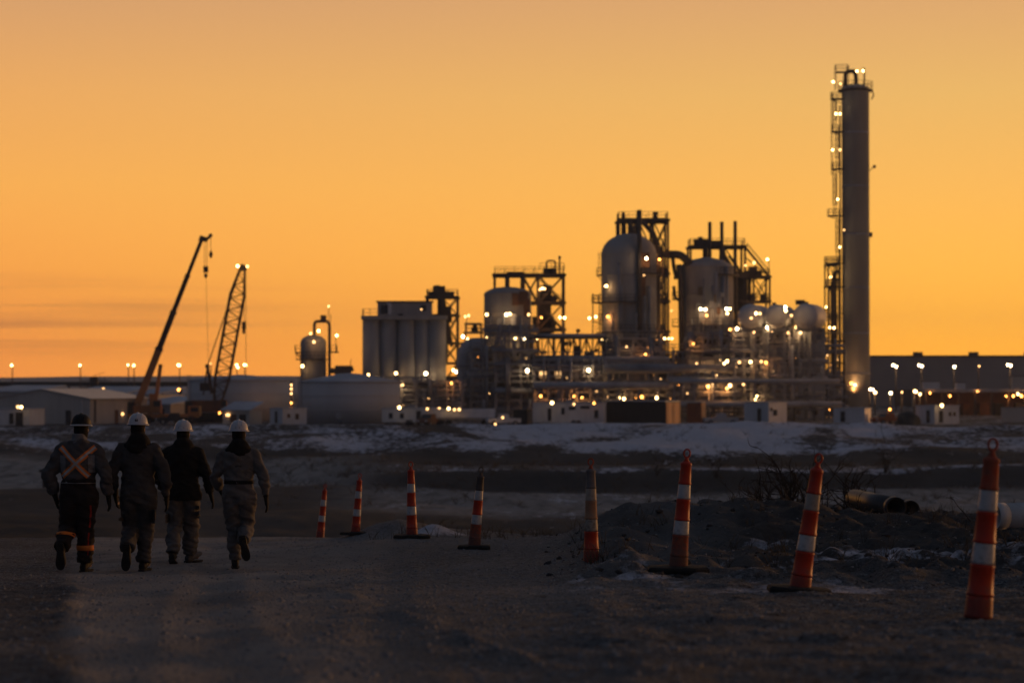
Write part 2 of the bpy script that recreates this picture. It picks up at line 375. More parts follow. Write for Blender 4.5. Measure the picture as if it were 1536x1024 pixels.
    vor = N.new('ShaderNodeTexVoronoi'); vor.inputs['Scale'].default_value = 42; L.new(tc.outputs['Object'], vor.inputs['Vector'])
    vsep = N.new('ShaderNodeSeparateColor'); L.new(vor.outputs['Color'], vsep.inputs[0])
    grav = mix(.46, rmp(big, .3, .7, (.075, .075, .080), (.145, .146, .152)), rmp(vsep.outputs[0], .0, 1.0, (.035, .036, .038), (.40, .405, .42)))
    vo2 = N.new('ShaderNodeTexVoronoi'); vo2.inputs['Scale'].default_value = 19; L.new(tc.outputs['Object'], vo2.inputs['Vector']); vs2 = N.new('ShaderNodeSeparateColor'); L.new(vo2.outputs['Color'], vs2.inputs[0])
    stone = rmp(vs2.outputs[1], .66, .74); dark_ = rmp(vs2.outputs[2], .58, .68)
    grav = mix(mth('MULTIPLY', stone, rmp(vo2.outputs['Distance'], .55, .35)), grav, (.34, .335, .34)); grav = mix(mth('MULTIPLY', dark_, rmp(vo2.outputs['Distance'], .6, .35)), grav, (.022, .022, .023))
    grav = mix(1.0, grav, rmp(nz(.22, 5, .6, (1, .4, 1)), .32, .68, (.50, .50, .51), (1.35, 1.34, 1.33)), 'MULTIPLY')
    col_ = mix(sG, dirt, grav)
    road = rmp(nz(.9, 6, .6, (1, .35, 1)), .3, .7, (.25, .237, .230), (.40, .380, .366))
    col_ = mix(mth('MULTIPLY', sB, rmp(nz(.7, 5, .6, (1, .3, 1)), .26, .5)), col_, road)
    pat = mth('MULTIPLY_ADD', mth('ADD', mth('MULTIPLY', nz(.16, 6, .62, (1, .5, 1)), .45), mth('MULTIPLY', nz(1.3, 6, .7, (1, .55, 1)), .55)), 2.4, -.7)
    snow = rmp(mth('ADD', pat, mth('SUBTRACT', sR, .5)), .46, .62)
    snc = rmp(nz(1.1, 4), .3, .7, (.48, .48, .55), (.66, .66, .74))
    L.new(mix(snow, col_, snc), b.inputs['Base Color'])
    h = mth('ADD', mth('MULTIPLY', vor.outputs['Distance'], mth('MULTIPLY', sG, -.8)), mth('MULTIPLY', nz(14, 6, .7), .8))
    bp = N.new('ShaderNodeBump'); bp.inputs['Strength'].default_value = 1.0; bp.inputs['Distance'].default_value = .05; L.new(h, bp.inputs['Height']); L.new(bp.outputs[0], b.inputs['Normal'])
    me.materials.append(m)
    o = bpy.data.objects.new('ground', me); COL.objects.link(o); tag(o, 'gravel and dirt ground falling away to a snowy bank', kind='structure')
make_ground()
def make_haze():
    m = bpy.data.materials.new('evening_haze'); m.use_nodes = True; nt = m.node_tree; nt.nodes.remove(nt.nodes['Principled BSDF'])
    v = nt.nodes.new('ShaderNodeVolumePrincipled'); v.inputs['Color'].default_value = (.50, .66, 1.0, 1); v.inputs['Density'].default_value = HAZE; v.inputs['Anisotropy'].default_value = .35
    nt.links.new(v.outputs[0], nt.nodes['Material Output'].inputs['Volume'])
    o = MB().box((0, 1320, 27), (12200, 2840, 90)).build('haze', m, None, (0, 0, 0)); tag(o, 'thin evening haze over the site', kind='stuff')
HAZE = .00018
make_haze()

def scatter_rocks(name, label, n, fx, fd, size, material, seed):
    r = np.random.RandomState(seed)
    d = fd(r, n); px = fx(r, n); x = (px - 768) / F * d
    z = TZ(x, d); s = size(r, n)
    t = (1 + 5 ** .5) / 2
    base = np.array([(-1, t, 0), (1, t, 0), (-1, -t, 0), (1, -t, 0), (0, -1, t), (0, 1, t), (0, -1, -t), (0, 1, -t), (t, 0, -1), (t, 0, 1), (-t, 0, -1), (-t, 0, 1)], float) / 1.9
    fc = np.array([(0, 11, 5), (0, 5, 1), (0, 1, 7), (0, 7, 10), (0, 10, 11), (1, 5, 9), (5, 11, 4), (11, 10, 2), (10, 7, 6), (7, 1, 8), (3, 9, 4), (3, 4, 2), (3, 2, 6), (3, 6, 8), (3, 8, 9), (4, 9, 5), (2, 4, 11), (6, 2, 10), (8, 6, 7), (9, 8, 1)])
    v = base[None] * (1 + .35 * r.randn(n, 12, 1) * .6) * (s[:, None, None] * np.stack([r.uniform(.7, 1.4, n), r.uniform(.7, 1.4, n), r.uniform(.4, .85, n)], -1)[:, None, :])
    a = r.uniform(0, 6.28, n); c_, s_ = np.cos(a)[:, None], np.sin(a)[:, None]
    vx = v[..., 0] * c_ - v[..., 1] * s_; vy = v[..., 0] * s_ + v[..., 1] * c_
    P = np.stack([vx + x[:, None], vy + d[:, None], v[..., 2] + z[:, None] + .05 * s[:, None]], -1).reshape(-1, 3)
    Fc = (fc[None] + 12 * np.arange(n)[:, None, None]).reshape(-1)
    me = bpy.data.meshes.new(name); me.vertices.add(len(P)); me.vertices.foreach_set('co', P.ravel())
    me.loops.add(len(Fc)); me.loops.foreach_set('vertex_index', Fc); k = len(Fc) // 3
    me.polygons.add(k); me.polygons.foreach_set('loop_start', np.arange(k) * 3); me.polygons.foreach_set('loop_total', np.full(k, 3))
    me.update(calc_edges=True); me.materials.append(material)
    o = bpy.data.objects.new(name, me); COL.objects.link(o); return tag(o, label, kind='stuff')
rockm = mat('loose_stone', (.07, .069, .072), .85, c2=(.40, .39, .395), scale=45.0)
clodm = mat('frozen_soil_clod', (.022, .020, .020), .95, c2=(.075, .068, .066), scale=12.0)
scatter_rocks('gravel', 'loose gravel strewn over the packed haul road', 22000, lambda r, n: np.where(r.uniform(0, 1, n) < .62, r.uniform(420, 1600, n), r.uniform(-120, 1000, n)), lambda r, n: 9 * (54 / 9) ** r.uniform(0, 1, n) ** .75, lambda r, n: .006 + .015 * r.uniform(0, 1, n) ** 4, rockm, 3)
scatter_rocks('dirt', 'frozen dirt clods on the dug over mounds beside the posts', 5200, lambda r, n: 1620 - 800 * r.uniform(0, 1, n) ** 1.6, lambda r, n: 22 + 32 * r.uniform(0, 1, n), lambda r, n: .008 + .055 * r.uniform(0, 1, n) ** 9, clodm, 4)
#PART2
# ------------------------------------------------------------------ lamps
_lm = {}
def lamp_meshes(k):
    if k not in _lm:
        a = MB(); a.box((0, .16, .02), (.34, .22, .30)); a.bar((0, .2, 0), (0, .62, -.05), .07)
        b = MB(); b.lathe([(.02, -.2), (.13, -.16), (.19, -.06), (.19, .06), (.13, .16), (.02, .2)], (0, 0, 0), 10)
        _lm[k] = (a.mesh('floodlight', M['dark']), b.mesh('lens', M['lamp' + k]))
    return _lm[k]
_pl = {}
def glow(o, k, s):
    """the light the lamp throws on what stands round it"""
    if s < .65: return
    if k not in _pl:
        c, e = dict(W=((1, .54, .20), 40), B=((1, .60, .26), 62), O=((1, .36, .08), 70), D=((1, .5, .18), 22))[k]
        _pl[k] = bpy.data.lights.new('lamp_glow_' + k, 'POINT'); _pl[k].color = c; _pl[k].energy = e; _pl[k].shadow_soft_size = .15
    g = bpy.data.objects.new('lamp_light', _pl[k]); COL.objects.link(g); g.parent = o; g.location = (0, -.35, -.35)
def lamp(parent, px, py, d, k='W', s=1., name='floodlight', gl=True):
    me, le = lamp_meshes(k); p = W(px, py, d); o0 = Vector(parent['_o']) if parent is not None else Vector((0, 0, 0))
    o = bpy.data.objects.new(name, me); COL.objects.link(o); o.location = p - o0; o.parent = parent; o.scale = (s, s, s)
    l = bpy.data.objects.new('lens', le); COL.objects.link(l); l.parent = o
    if gl: glow(o, k, s)
    return o
def lamps(parent, d, lst, gl=True):
    for (px, py, k, s) in lst: lamp(parent, px, py, d, k, s, gl=gl)

def rail(mb, pts, h=1.1, w=.055, step=1.6):
    pts = [Vector(p) for p in pts]
    for a, b in zip(pts[:-1], pts[1:]):
        n = max(1, int((b - a).length / step))
        for i in range(n + 1):
            q = a + (b - a) * (i / n); mb.bar(q, q + Vector((0, 0, h)), w)
        for hh in (h, h * .52): mb.bar(a + Vector((0, 0, hh)), b + Vector((0, 0, hh)), w)
def frame(root, xs, ys, d, dep, m='steel', w=.32, brace=(), rails=(), grate=(), base=None, upto=None, wb=None):
    """columns at px xs, floors at px ys (top first); upto[i] = index of the highest floor column i reaches"""
    X = [WX(x, d) for x in xs]; Z = [WZ(y, d) for y in ys]; zb = base if base is not None else Z[-1]
    D = (d - dep / 2, d + dep / 2); upto = upto or [0] * len(xs); wb = wb or w * .95
    for x, u in zip(X, upto):
        for y in D: MB().bar((x, y, zb), (x, y, Z[u] + w / 2 + .01), w).build('column', m, root)
    for j, z in enumerate(Z):
        if j == len(Z) - 1 and base is None: continue
        mb = MB(); xx = [x for x, u in zip(X, upto) if u <= j]
        if len(xx) < 2: continue
        for y in D: mb.bar((xx[0] - w, y, z), (xx[-1] + w, y, z), wb * .9, wb * 1.15)
        for x in xx: mb.bar((x, D[0], z), (x, D[1], z), wb * .8, wb)
        if j in grate: mb.box(((xx[0] + xx[-1]) / 2, d, z + wb * .62), (xx[-1] - xx[0] + w, dep + w, .06))
        mb.build('floor_frame', m, root)
        if j in rails:
            mb = MB(); zz = z + wb * .66; rail(mb, [(xx[0], D[0], zz), (xx[-1], D[0], zz), (xx[-1], D[1], zz), (xx[0], D[1], zz), (xx[0], D[0], zz)], 1.2, .075); mb.build('railing', m, root)
    for (i, k, j0, j1, st) in brace:
        z0 = Z[j0]; z1 = Z[j1] if j1 is not None else zb
        for y in D:
            mb = MB()
            if st in 'X/': mb.bar((X[i], y, z1), (X[k], y, z0), w * .55)
            if st in 'X\\': mb.bar((X[i], y + .02, z0), (X[k], y + .02, z1), w * .55)
            if st == 'V':
                xm = (X[i] + X[k]) / 2; mb.bar((X[i], y, z0), (xm, y, z1), w * .55); mb.bar((X[k], y, z0), (xm, y, z1), w * .55)
            mb.build('cross_brace', m, root)
def dome(r, z0, z1, h, n=7, sk=None):
    """profile of a dome-topped vessel: radius r, from z0 to z1 with a dome of height h on top"""
    p = list(sk or []) + [(r, z0), (r, z1)]
    for i in range(1, n + 1):
        a = i / n * math.pi / 2; p.append((max(.05, r * math.cos(a)), z1 + h * math.sin(a)))
    return p
def ladder(root, x, y, z0, z1, m='steel', cage=True, w=.5):
    mb = MB()
    for s in (-w / 2, w / 2): mb.bar((x + s, y, z0), (x + s, y, z1), .11)
    k = int((z1 - z0) / .45)
    for i in range(k): mb.bar((x - w / 2, y, z0 + i * .45 + .2), (x + w / 2, y, z0 + i * .45 + .2), .06)
    mb.build('ladder', m, root)
    if cage:
        mb = MB(); n = int((z1 - z0 - 2) / 1.2)
        for i in range(n):
            z = z0 + 2.2 + i * 1.2
            pts = [(x - .42 * math.cos(a), y - .75 * math.sin(a), z) for a in [math.pi * k / 6 for k in range(7)]]
            mb.path(pts, .075, 4)
        for a in (.0, .25, .5, .75, 1.):
            q = (x - .42 * math.cos(math.pi * a), y - .75 * math.sin(math.pi * a)); mb.bar((q[0], q[1], z0 + 2.2), (q[0], q[1], z0 + 2.2 + max(0, n - 1) * 1.2), .08)
        mb.build('ladder_cage', m, root)
def platform(root, x0, x1, y0, y1, z, m='steel', brk=True, sides='fblr'):
    mb = MB(); mb.box(((x0 + x1) / 2, (y0 + y1) / 2, z), (x1 - x0, y1 - y0, .22))
    if brk: mb.bar((x0 + .15, (y0 + y1) / 2, z - .1), (x1, (y0 + y1) / 2, z - 1.1), .14)
    mb.build('platform', m, root)
    mb = MB(); zz = z + .11; pts = [(x1, y0, zz), (x0, y0, zz), (x0, y1, zz), (x1, y1, zz)]; rail(mb, pts, 1.2, .07, 1.0); mb.build('railing', m, root)

# ------------------------------------------------------------------ tall column
def tall_column():
    d = 470; r = 20.5 * S(d); x = WX(1284, d); zt = WZ(131, d)
    o = thing('distillation_column', 'tall slim grey column with ladder platforms up its left side, tallest thing in the plant', 'process column', (x, d, PAD))
    MB().lathe([(r, PAD), (r, zt - .4), (r * 1.02, zt - .4), (r * 1.02, zt), (r * .6, zt + .35), (.05, zt + .5)], (x, d, 0), 40).build('shell', 'column', o)
    for py in (200, 280, 352, 432, 500, 560): MB().lathe([(r + .01, -.12), (r + .07, -.12), (r + .07, .12), (r + .01, .12)], (x, d, WZ(py, d)), 40).build('stiffening_ring', 'column', o)
    # top deck
    mb = MB(); mb.lathe([(r * .9, -.15), (r + .75, -.15), (r + .75, .15), (r * .9, .15)], (x, d, zt - .7), 32)
    mb.build('top_platform', 'steel', o); mb = MB()
    pts = [(x + (r + .7) * math.cos(a), d + (r + .7) * math.sin(a), zt - .55) for a in [2 * math.pi * k / 20 for k in range(21)]]; rail(mb, pts, 1.5, .08, 1.2); mb.build('railing', 'steel', o)
    k = S(d)
    MB().path([(x - 15 * k, d, zt - .5), (x - 15 * k, d, zt + 1.6)] + bend((x - 15 * k, d, zt + 1.8), (x - 15 * k, d, zt + 3.1), (x - 9 * k, d, zt + 3.1)) + bend((x - 4 * k, d, zt + 3.1), (x + 1 * k, d, zt + 3.1), (x + 1 * k, d, zt + 1.4)) + [(x + 1 * k, d, zt - .2)], .42, 12).build('overhead_pipe', 'steel', o)
    mb = MB(); mb.bar((x + 13 * k, d - .5, zt), (x + 13 * k, d - .5, zt + 3.6), .28); mb.bar((x + 13 * k, d - .5, zt + 3.4), (x + 10 * k, d - .5, zt + 3.7), .16); mb.build('davit', 'steel', o)
    x0 = x - 30 * k; mb = MB()
    for yy in (d - 1, d + 1):
        for xx in (x0, x0 + 19 * k): mb.bar((xx, yy, zt - .5), (xx, yy, zt + 4.2), .12)
    mb.build('pipe_support', 'steel', o)
    mb = MB(); mb.box((x - 20 * k, d, zt + 2.9), (20 * k, 2.2, .16)); mb.build('platform', 'steel', o)
    mb = MB(); rail(mb, [(x - 30 * k, d - 1, zt + 3), (x - 12 * k, d - 1, zt + 3), (x - 12 * k, d + 1, zt + 3), (x - 30 * k, d + 1, zt + 3), (x - 30 * k, d - 1, zt + 3)], 1.3, .075, 1.2); mb.build('railing', 'steel', o)
    # ladders and platforms on the left
    xs = x - r
    plats = [(149, 16), (198, 15), (254, 15), (324, 21), (395, 26), (430, 24), (470, 24)]
    for (py, w) in plats: platform(o, xs - w * k, xs + .6, d - 1.3, d + 1.1, WZ(py, d))
    prev = 600
    for i, (py, w) in enumerate(plats[::-1]):
        ladder(o, xs - (7 if i % 2 else 11) * k, d - .3, WZ(prev, d), WZ(py, d) + 1.1); prev = py
    for dx in (15, 13): MB().bar((xs - dx * k, d + .9, WZ(262, d)), (xs - dx * k, d + .9, WZ(140, d)), .11).build('platform_post', 'steel', o)
    MB().path([(xs - 4.5 * k, d - 1.6, PAD), (xs - 4.5 * k, d - 1.6, WZ(330, d)), (xs - 4.5 * k, d - 1.4, WZ(160, d))], .16, 8).build('riser_pipe', 'steel', o)
    MB().path([(xs - 2.5 * k, d + 1.3, PAD), (xs - 2.5 * k, d + 1.3, WZ(400, d))], .3, 8).build('riser_pipe', 'steel', o)
    # fittings on the right side
    mb = MB(); mb.bar((x + r - .1, d, WZ(257, d)), (x + r + .9, d, WZ(250, d)), .16); mb.box((x + r + 1.0, d, WZ(250, d)), (.5, .5, .6)); mb.build('nozzle', 'steel', o)
    mb = MB(); mb.box((x + r + .2, d, WZ(352, d)), (.7, .7, .9)); mb.build('nozzle', 'steel', o)
    mb = MB(); mb.path([(x + r + .6, d, zt - .7), (x + r + .9, d, zt - 1.5), (x + r + .5, d, zt - 2.4)], .13, 6); mb.build('downpipe', 'steel', o)
    lamps(o, d - 2.6, [(1285.5, 107, 'W', 1.1), (1294.6, 106.7, 'W', 1.1), (1249.7, 123, 'W', 1.1), (1260.6, 126, 'D', 1), (1254, 171, 'W', 1.1), (1260, 171, 'W', 1), (1249, 225, 'W', 1), (1260, 225, 'D', 1.1), (1256.5, 299, 'W', 1), (1266, 345, 'D', .8), (1259.7, 370.6, 'W', .9)], gl=False)
    lamps(o, d - 2.6, [(1246, 415.5, 'W', 1), (1250, 416.5, 'W', .8), (1239, 460.4, 'W', .9), (1248, 461.4, 'W', .9), (1257.5, 539, 'D', .9), (1277, 574.5, 'O', 1.4), (1282.5, 577, 'W', 1), (1280, 583, 'O', 1)])
    # lower steel tower hugging the column
    o2 = thing('pipe_tower', 'narrow steel pipe tower standing left of the tallest column', 'steel tower', (WX(1247, 462), 462, PAD))
    frame(o2, [1240, 1257], [398, 430, 475, 500, 545, 585], 462, 5, w=.26, brace=[(0, 1, 0, 1, '\\'), (0, 1, 2, 3, 'X'), (0, 1, 4, 5, 'X')], rails=(0, 1), grate=(0, 1, 2), base=PAD)
    for i, q in enumerate((1243, 1249, 1253)): MB().path([(WX(q, 461), 461 + i, PAD), (WX(q, 461), 461 + i, WZ(440 - 12 * i, 461))] + bend((WX(q, 461), 461 + i, WZ(438 - 12 * i, 461)), (WX(q, 461), 461 + i, WZ(430 - 12 * i, 461)), (WX(1262, 461), 463 + i, WZ(430 - 12 * i, 461))), .22 + .07 * i, 8).build('riser_pipe', 'steel', o2)
    lamps(o2, 457.5, [(1244.6, 491, 'W', .9), (1251, 491.6, 'W', 1), (1243, 614, 'O', 1.2)])
tall_column()

def vessel_platform(o, x, d, r, z, a0, a1, w=1.1, m='steel', n=10):
    """curved walkway round a vessel between angles a0..a1 (deg, 270 = towards the camera)"""
    A = [R(a0 + (a1 - a0) * i / n) for i in range(n + 1)]; mb = MB(); vs = []; fs = []
    for a in A:
        for (rr, zz) in ((r, z), (r + w, z), (r + w, z + .2), (r, z + .2)): vs.append((x + rr * math.cos(a), d + rr * math.sin(a), zz))
    for i in range(n):
        for j in range(4): fs.append((i * 4 + j, i * 4 + (j + 1) % 4, i * 4 + 4 + (j + 1) % 4, i * 4 + 4 + j))
    fs += [(0, 1, 2, 3), tuple(n * 4 + j for j in (3, 2, 1, 0))]
    mb.add(vs, fs); mb.build('platform', m, o)
    mb = MB(); rail(mb, [(x + (r + w) * math.cos(a), d + (r + w) * math.sin(a), z + .2) for a in A], 1.2, .07, 1.3); mb.build('railing', m, o)

# ------------------------------------------------------------------ big domed vessel and its frame
def vessel_big():
    d = 430; k = S(d); x = WX(943.5, d); r = 41.5 * k
    o = thing('reactor_vessel', 'tallest domed grey vessel in front of the frame with the curved duct', 'process vessel', (x, d, PAD))
    MB().lathe(dome(r, WZ(538, d), WZ(382, d), 32 * k, sk=[(r * 1.25, PAD), (r * 1.25, WZ(560, d)), (r, WZ(540, d))]), (x, d, 0), 48).build('shell', 'vessel', o)
    for py in (382, 413, 456, 498): MB().lathe([(r, -.1), (r + .09, -.1), (r + .09, .1), (r, .1)], (x, d, WZ(py, d)), 48).build('stiffening_ring', 'vessel', o)
    vessel_platform(o, x, d, r, WZ(455, d), 150, 290, 1.3); vessel_platform(o, x, d, r, WZ(500, d), 190, 350); vessel_platform(o, x, d, r, WZ(412, d), 280, 370, .9)
    platform(o, x - r - 7 * k, x - r + .3, d - 1.2, d + 1.2, WZ(413, d)); ladder(o, x - r - 2 * k, d - .5, WZ(413, d), WZ(382, d) + .5, cage=False)
    # frame to the left carrying the walkway
    for q in (889, 899): MB().bar((WX(q, d), d - 1, WZ(505, d)), (WX(q, d), d - 1, WZ(440, d)), .2).build('platform_post', 'steel', o)
    platform(o, WX(888, d), x - r + .5, d - 2, d + 1, WZ(454, d), brk=False); ladder(o, WX(901, d), d - 1.2, WZ(500, d), WZ(454, d))
    mb = MB(); mb.bar((WX(889, d), d - 1, WZ(482, d)), (WX(903, d), d - 1, WZ(486, d)), .2); mb.build('platform_beam', 'steel', o)
    for (q, top, rr, yy) in ((927, 395, .30, 1.2), (931, 430, .18, 1.4), (948, 340, .34, .9), (952, 470, .2, 1.3), (957, 318, .42, .8), (965, 445, .25, 1.2), (972, 430, .3, 1.0), (918, 470, .22, 1.1)):
        yv = d - math.sqrt(max(0, r * r - (WX(q, d) - x) ** 2)) - yy * .6
        yt = d - 1.2 if top < 385 else yv
        pts = [(WX(q, d), yv, WZ(545, d)), (WX(q, d), yv, WZ(max(top, 388), d))]
        if top < 385: pts = [(WX(q, d), d - r * .62, WZ(352, d)), (WX(q, d), d - r * .62, WZ(top, d))] if q != 957 else [(WX(q, d), yv, WZ(545, d)), (WX(q, d), yv, WZ(top, d))]
        MB().path(pts, rr, 10).build('riser_pipe', 'alu2' if top > 385 else 'steel', o)
    mb = MB(); mb.box((WX(964, d), d - r - .2, WZ(392, d)), (1.9, .5, 2.6)); mb.build('instrument_panel', 'brown', o)
    for (q, py, h) in ((963, 425, 5.), (963, 441, 3.)): mb = MB(); mb.box((WX(q, d), d - r * .95, WZ(py, d)), (.8, .6, h * .5)); mb.build('junction_box', 'brown', o)
    lamps(o, d - r - 1.4, [(969.7, 387.5, 'B', 1.1), (904, 507.5, 'W', 1.2), (909, 510, 'W', 1), (966, 413, 'D', .6)])
    lamps(o, d - 3.5, [(909.6, 429, 'W', 1.1), (884, 477, 'W', 1), (893.8, 475, 'W', 1), (912, 474.5, 'O', 1.1), (907, 429, 'D', .6)])
    # frame behind
    d2 = 438; k2 = S(d2)
    f = thing('reactor_gantry', 'tall dark steel frame with curved duct behind the tallest domed vessel', 'steel frame', (WX(965, d2), d2, PAD))
    frame(f, [927, 935, 956, 978, 1000], [332, 383, 412, 453, 498, 540], d2, 8, w=.42, upto=[0, 0, 0, 0, 0], brace=[(3, 4, 0, 1, 'X'), (2, 3, 0, 1, '\\'), (3, 4, 2, 3, 'X'), (3, 4, 4, 5, 'X')], rails=(0, 2, 3), grate=(0, 1, 2, 3, 4), base=PAD)
    MB().path([(WX(962, d2 - 5), d2 - 5, WZ(334, d2))] + bend((WX(966, d2 - 5), d2 - 5, WZ(338, d2)), (WX(986, d2 - 5), d2 - 5, WZ(356, d2)), (WX(988, d2 - 5), d2 - 5, WZ(384, d2))) + [(WX(988, d2 - 5), d2 - 5, WZ(540, d2))], 3.6 * k2, 12).build('curved_duct', 'steel', f)
    MB().path([(WX(994, d2 - 5), d2 - 5, PAD), (WX(994, d2 - 5), d2 - 5, WZ(390, d2))], 1.8 * k2, 8).build('riser_pipe', 'steel', f)
    for (q, a, b, w) in ((934, 331, 320, 5), (937, 352, 332, 2.4)): MB().lathe([(w * k2 * .6, 0), (w * k2 * .6, (a - b) * k2 * .6), (w * k2 * .45, (a - b) * k2 * .7), (w * k2 * .5, (a - b) * k2)], (WX(q, d2), d2 - 3, WZ(a, d2)), 12).build('vent_stub', 'steel', f)
    MB().tube((WX(944, d2), d2 - 4, WZ(360, d2)), (WX(944, d2), d2 - 4, WZ(333, d2)), .5, 10).build('vent_stub', 'steel', f)
    MB().tube((WX(951, d2), d2 - 4, WZ(360, d2)), (WX(951, d2), d2 - 4, WZ(333, d2)), .3, 10).build('vent_stub', 'steel', f)
    MB().tube((WX(956, d2), d2 - 4.3, WZ(360, d2)), (WX(956, d2), d2 - 4.3, WZ(318, d2)), .35, 10).build('vent_stub', 'steel', f)
    mb = MB(); mb.tube((WX(979, d2), d2 - 1.5, WZ(324, d2)), (WX(985, d2), d2 - 1.5, WZ(324, d2)), .5, 12); mb.box((WX(982, d2), d2 - 1.5, WZ(328.5, d2)), (1., .8, .7)); mb.tube((WX(982.5, d2), d2 - 1.5, WZ(322, d2)), (WX(982.5, d2), d2 - 1.5, WZ(318.5, d2)), .5, 10); mb.build('hoist_motor', 'steel', f)
    for j in range(16):
        q = 974 + rnd.random() * 24; py = rnd.choice((383, 412, 453, 498)) - 3 - rnd.random() * 6
        if rnd.random() < .5: MB().box((WX(q, d2), d2 + rnd.uniform(-3, 2), WZ(py, d2)), (rnd.uniform(.6, 1.6), .8, rnd.uniform(.7, 1.8))).build('equipment_box', 'steel', f)
        else: MB().tube((WX(q, d2), d2 + rnd.uniform(-3, 2), WZ(py + 14, d2)), (WX(q, d2), d2, WZ(py - 16, d2)), rnd.uniform(.15, .35), 8).build('stub_pipe', 'steel', f)
    lamps(f, d2 - 6, [(985, 552, 'B', 1.1), (990, 554, 'B', 1.1), (997, 507.5, 'W', .9), (987, 509, 'O', 1), (989, 389, 'O', .9), (1007.5, 466, 'D', .6), (1003, 507.5, 'W', .7), (1008, 507.5, 'W', .7)])
vessel_big()

def vessel_right():
    d = 440; k = S(d); x = WX(1060, d); r = 40.5 * k
    o = thing('reactor_vessel', 'broad grey vessel with flat cone roof below three thin stacks', 'process vessel', (x, d, PAD))
    MB().lathe([(r * 1.5, PAD), (r * 1.45, WZ(556, d)), (r * 1.1, WZ(545, d)), (r, WZ(530, d)), (r, WZ(402, d)), (r * .97, WZ(398, d)), (r * .6, WZ(390, d)), (r * .15, WZ(386, d)), (.05, WZ(386, d))], (x, d, 0), 44).build('shell', 'vessel', o)
    for py in (402, 441, 490): MB().lathe([(r, -.1), (r + .09, -.1), (r + .09, .1), (r, .1)], (x, d, WZ(py, d)), 44).build('stiffening_ring', 'vessel', o)
    vessel_platform(o, x, d, r, WZ(490, d), 230, 360, 1.4); vessel_platform(o, x, d, r, WZ(414, d), 290, 370, 1.)
    for (q, top, rr) in ((1046, 470, .25), (1052, 420, .2), (1066, 430, .3), (1071, 410, .2), (1076, 440, .35), (1082, 415, .4), (1088, 400, .25), (1036, 480, .2)):
        yv = d - math.sqrt(max(0, r * r - (WX(q, d) - x) ** 2)) - .5
        MB().path([(WX(q, d), yv, WZ(540, d)), (WX(q, d), yv, WZ(top, d))], rr, 8).build('riser_pipe', rnd.choice(['alu2', 'alu', 'vessel']), o)
    for j in range(14):
        q = 1044 + rnd.random() * 50; yv = d - math.sqrt(max(0, r * r - (WX(q, d) - x) ** 2)) - .5
        MB().box((WX(q, d), yv, WZ(415 + rnd.random() * 110, d)), (rnd.uniform(.5, 1.4), .6, rnd.uniform(.6, 2.0))).build('junction_box', rnd.choice(['alu', 'alu2', 'steel', 'brown']), o)
    MB().path([(WX(1001, d), d - 3, WZ(383, d))] + bend((WX(1012, d), d - 3, WZ(383, d)), (WX(1022, d), d - 3, WZ(383, d)), (WX(1028, d), d - 3, WZ(392, d))) + [(WX(1036, d), d - 2.5, WZ(400, d))], .75, 10).build('crossover_pipe', 'steel', o)
    MB().path([(WX(1016, d), d - 3.4, WZ(398, d))] + [(WX(1019, d), d - 3.4, WZ(420, d)), (WX(1020.5, d), d - 3.4, WZ(540, d))], .5, 8).build('riser_pipe', 'steel', o)
    MB().path([(WX(1007, d), d - 3, WZ(388, d))] + bend((WX(1008, d), d - 3, WZ(390, d)), (WX(1009, d), d - 3, WZ(404, d)), (WX(1012, d), d - 3, WZ(414, d))) + [(WX(1012, d), d - 3, WZ(420, d))], .35, 8).build('drain_pipe', 'steel', o)
    for (py) in (450, 490, 532):
        platform(o, WX(1007, d), WX(1021, d), d - 4, d - 2.2, WZ(py, d), brk=False)
    MB().path([(WX(1009, d), d - 3, WZ(430, d)), (WX(1011, d), d - 3, WZ(447, d)), (WX(1018, d), d - 3, WZ(452, d))], .3, 8).build('elbow_pipe', 'steel', o)
    lamps(o, d - r - 2.0, [(1051, 463.4, 'B', 1.1), (1058, 464, 'B', 1.1), (1089.6, 463, 'B', 1.1), (1095, 463, 'W', 1.1), (1091, 470, 'W', 1), (1060, 473, 'O', 1), (1082, 539.5, 'W', 1.2), (1091, 541.5, 'W', 1.2), (1086.6, 545, 'W', 1), (1074.6, 561, 'W', 1.1), (1075, 567.7, 'W', 1.1), (1054, 543, 'D', .9), (1045, 545, 'D', .7)])
    d2 = 449; k2 = S(d2)
    f = thing('stack_gantry', 'dark stepped steel frame with three thin stacks and a sloping stair', 'steel frame', (WX(1100, d2), d2, PAD))
    frame(f, [1034, 1058, 1083, 1115], [371, 416, 453, 500, 545], d2, 7, w=.40, brace=[(2, 3, 0, 1, '\\')], rails=(0,), grate=(0, 1, 2), base=PAD)
    frame(f, [1096, 1128, 1152], [416, 453, 495, 540], d2 - 1, 6.5, w=.36, brace=[(1, 2, 0, 1, 'X'), (0, 1, 1, 2, 'X')], rails=(0, 1), grate=(0, 1), base=PAD)
    for i, q in enumerate((1065, 1083, 1103)): MB().lathe([(2.7 * k2, WZ(470, d2)), (2.7 * k2, WZ(336 - (i == 1) - (i == 2) * 2, d2)), (2.1 * k2, WZ(336, d2) + .1)], (WX(q, d2 - 4.6), d2 - 4.6, 0), 12).build('exhaust_stack', 'steel', f)
    mb = MB()
    for y in (d2 - 3.6, d2 - 2.2):
        mb.bar((WX(1116, d2), y, WZ(372, d2)), (WX(1151, d2), y, WZ(415, d2)), .26); mb.bar((WX(1118, d2), y, WZ(366, d2)), (WX(1152, d2), y, WZ(408, d2)), .09)
    for i in range(14): t = i / 14; mb.box((WX(1116 + 35 * t, d2), d2 - 2.9, WZ(372 + 43 * t, d2)), (.5, 1.4, .07))
    mb.build('stair', 'steel', f)
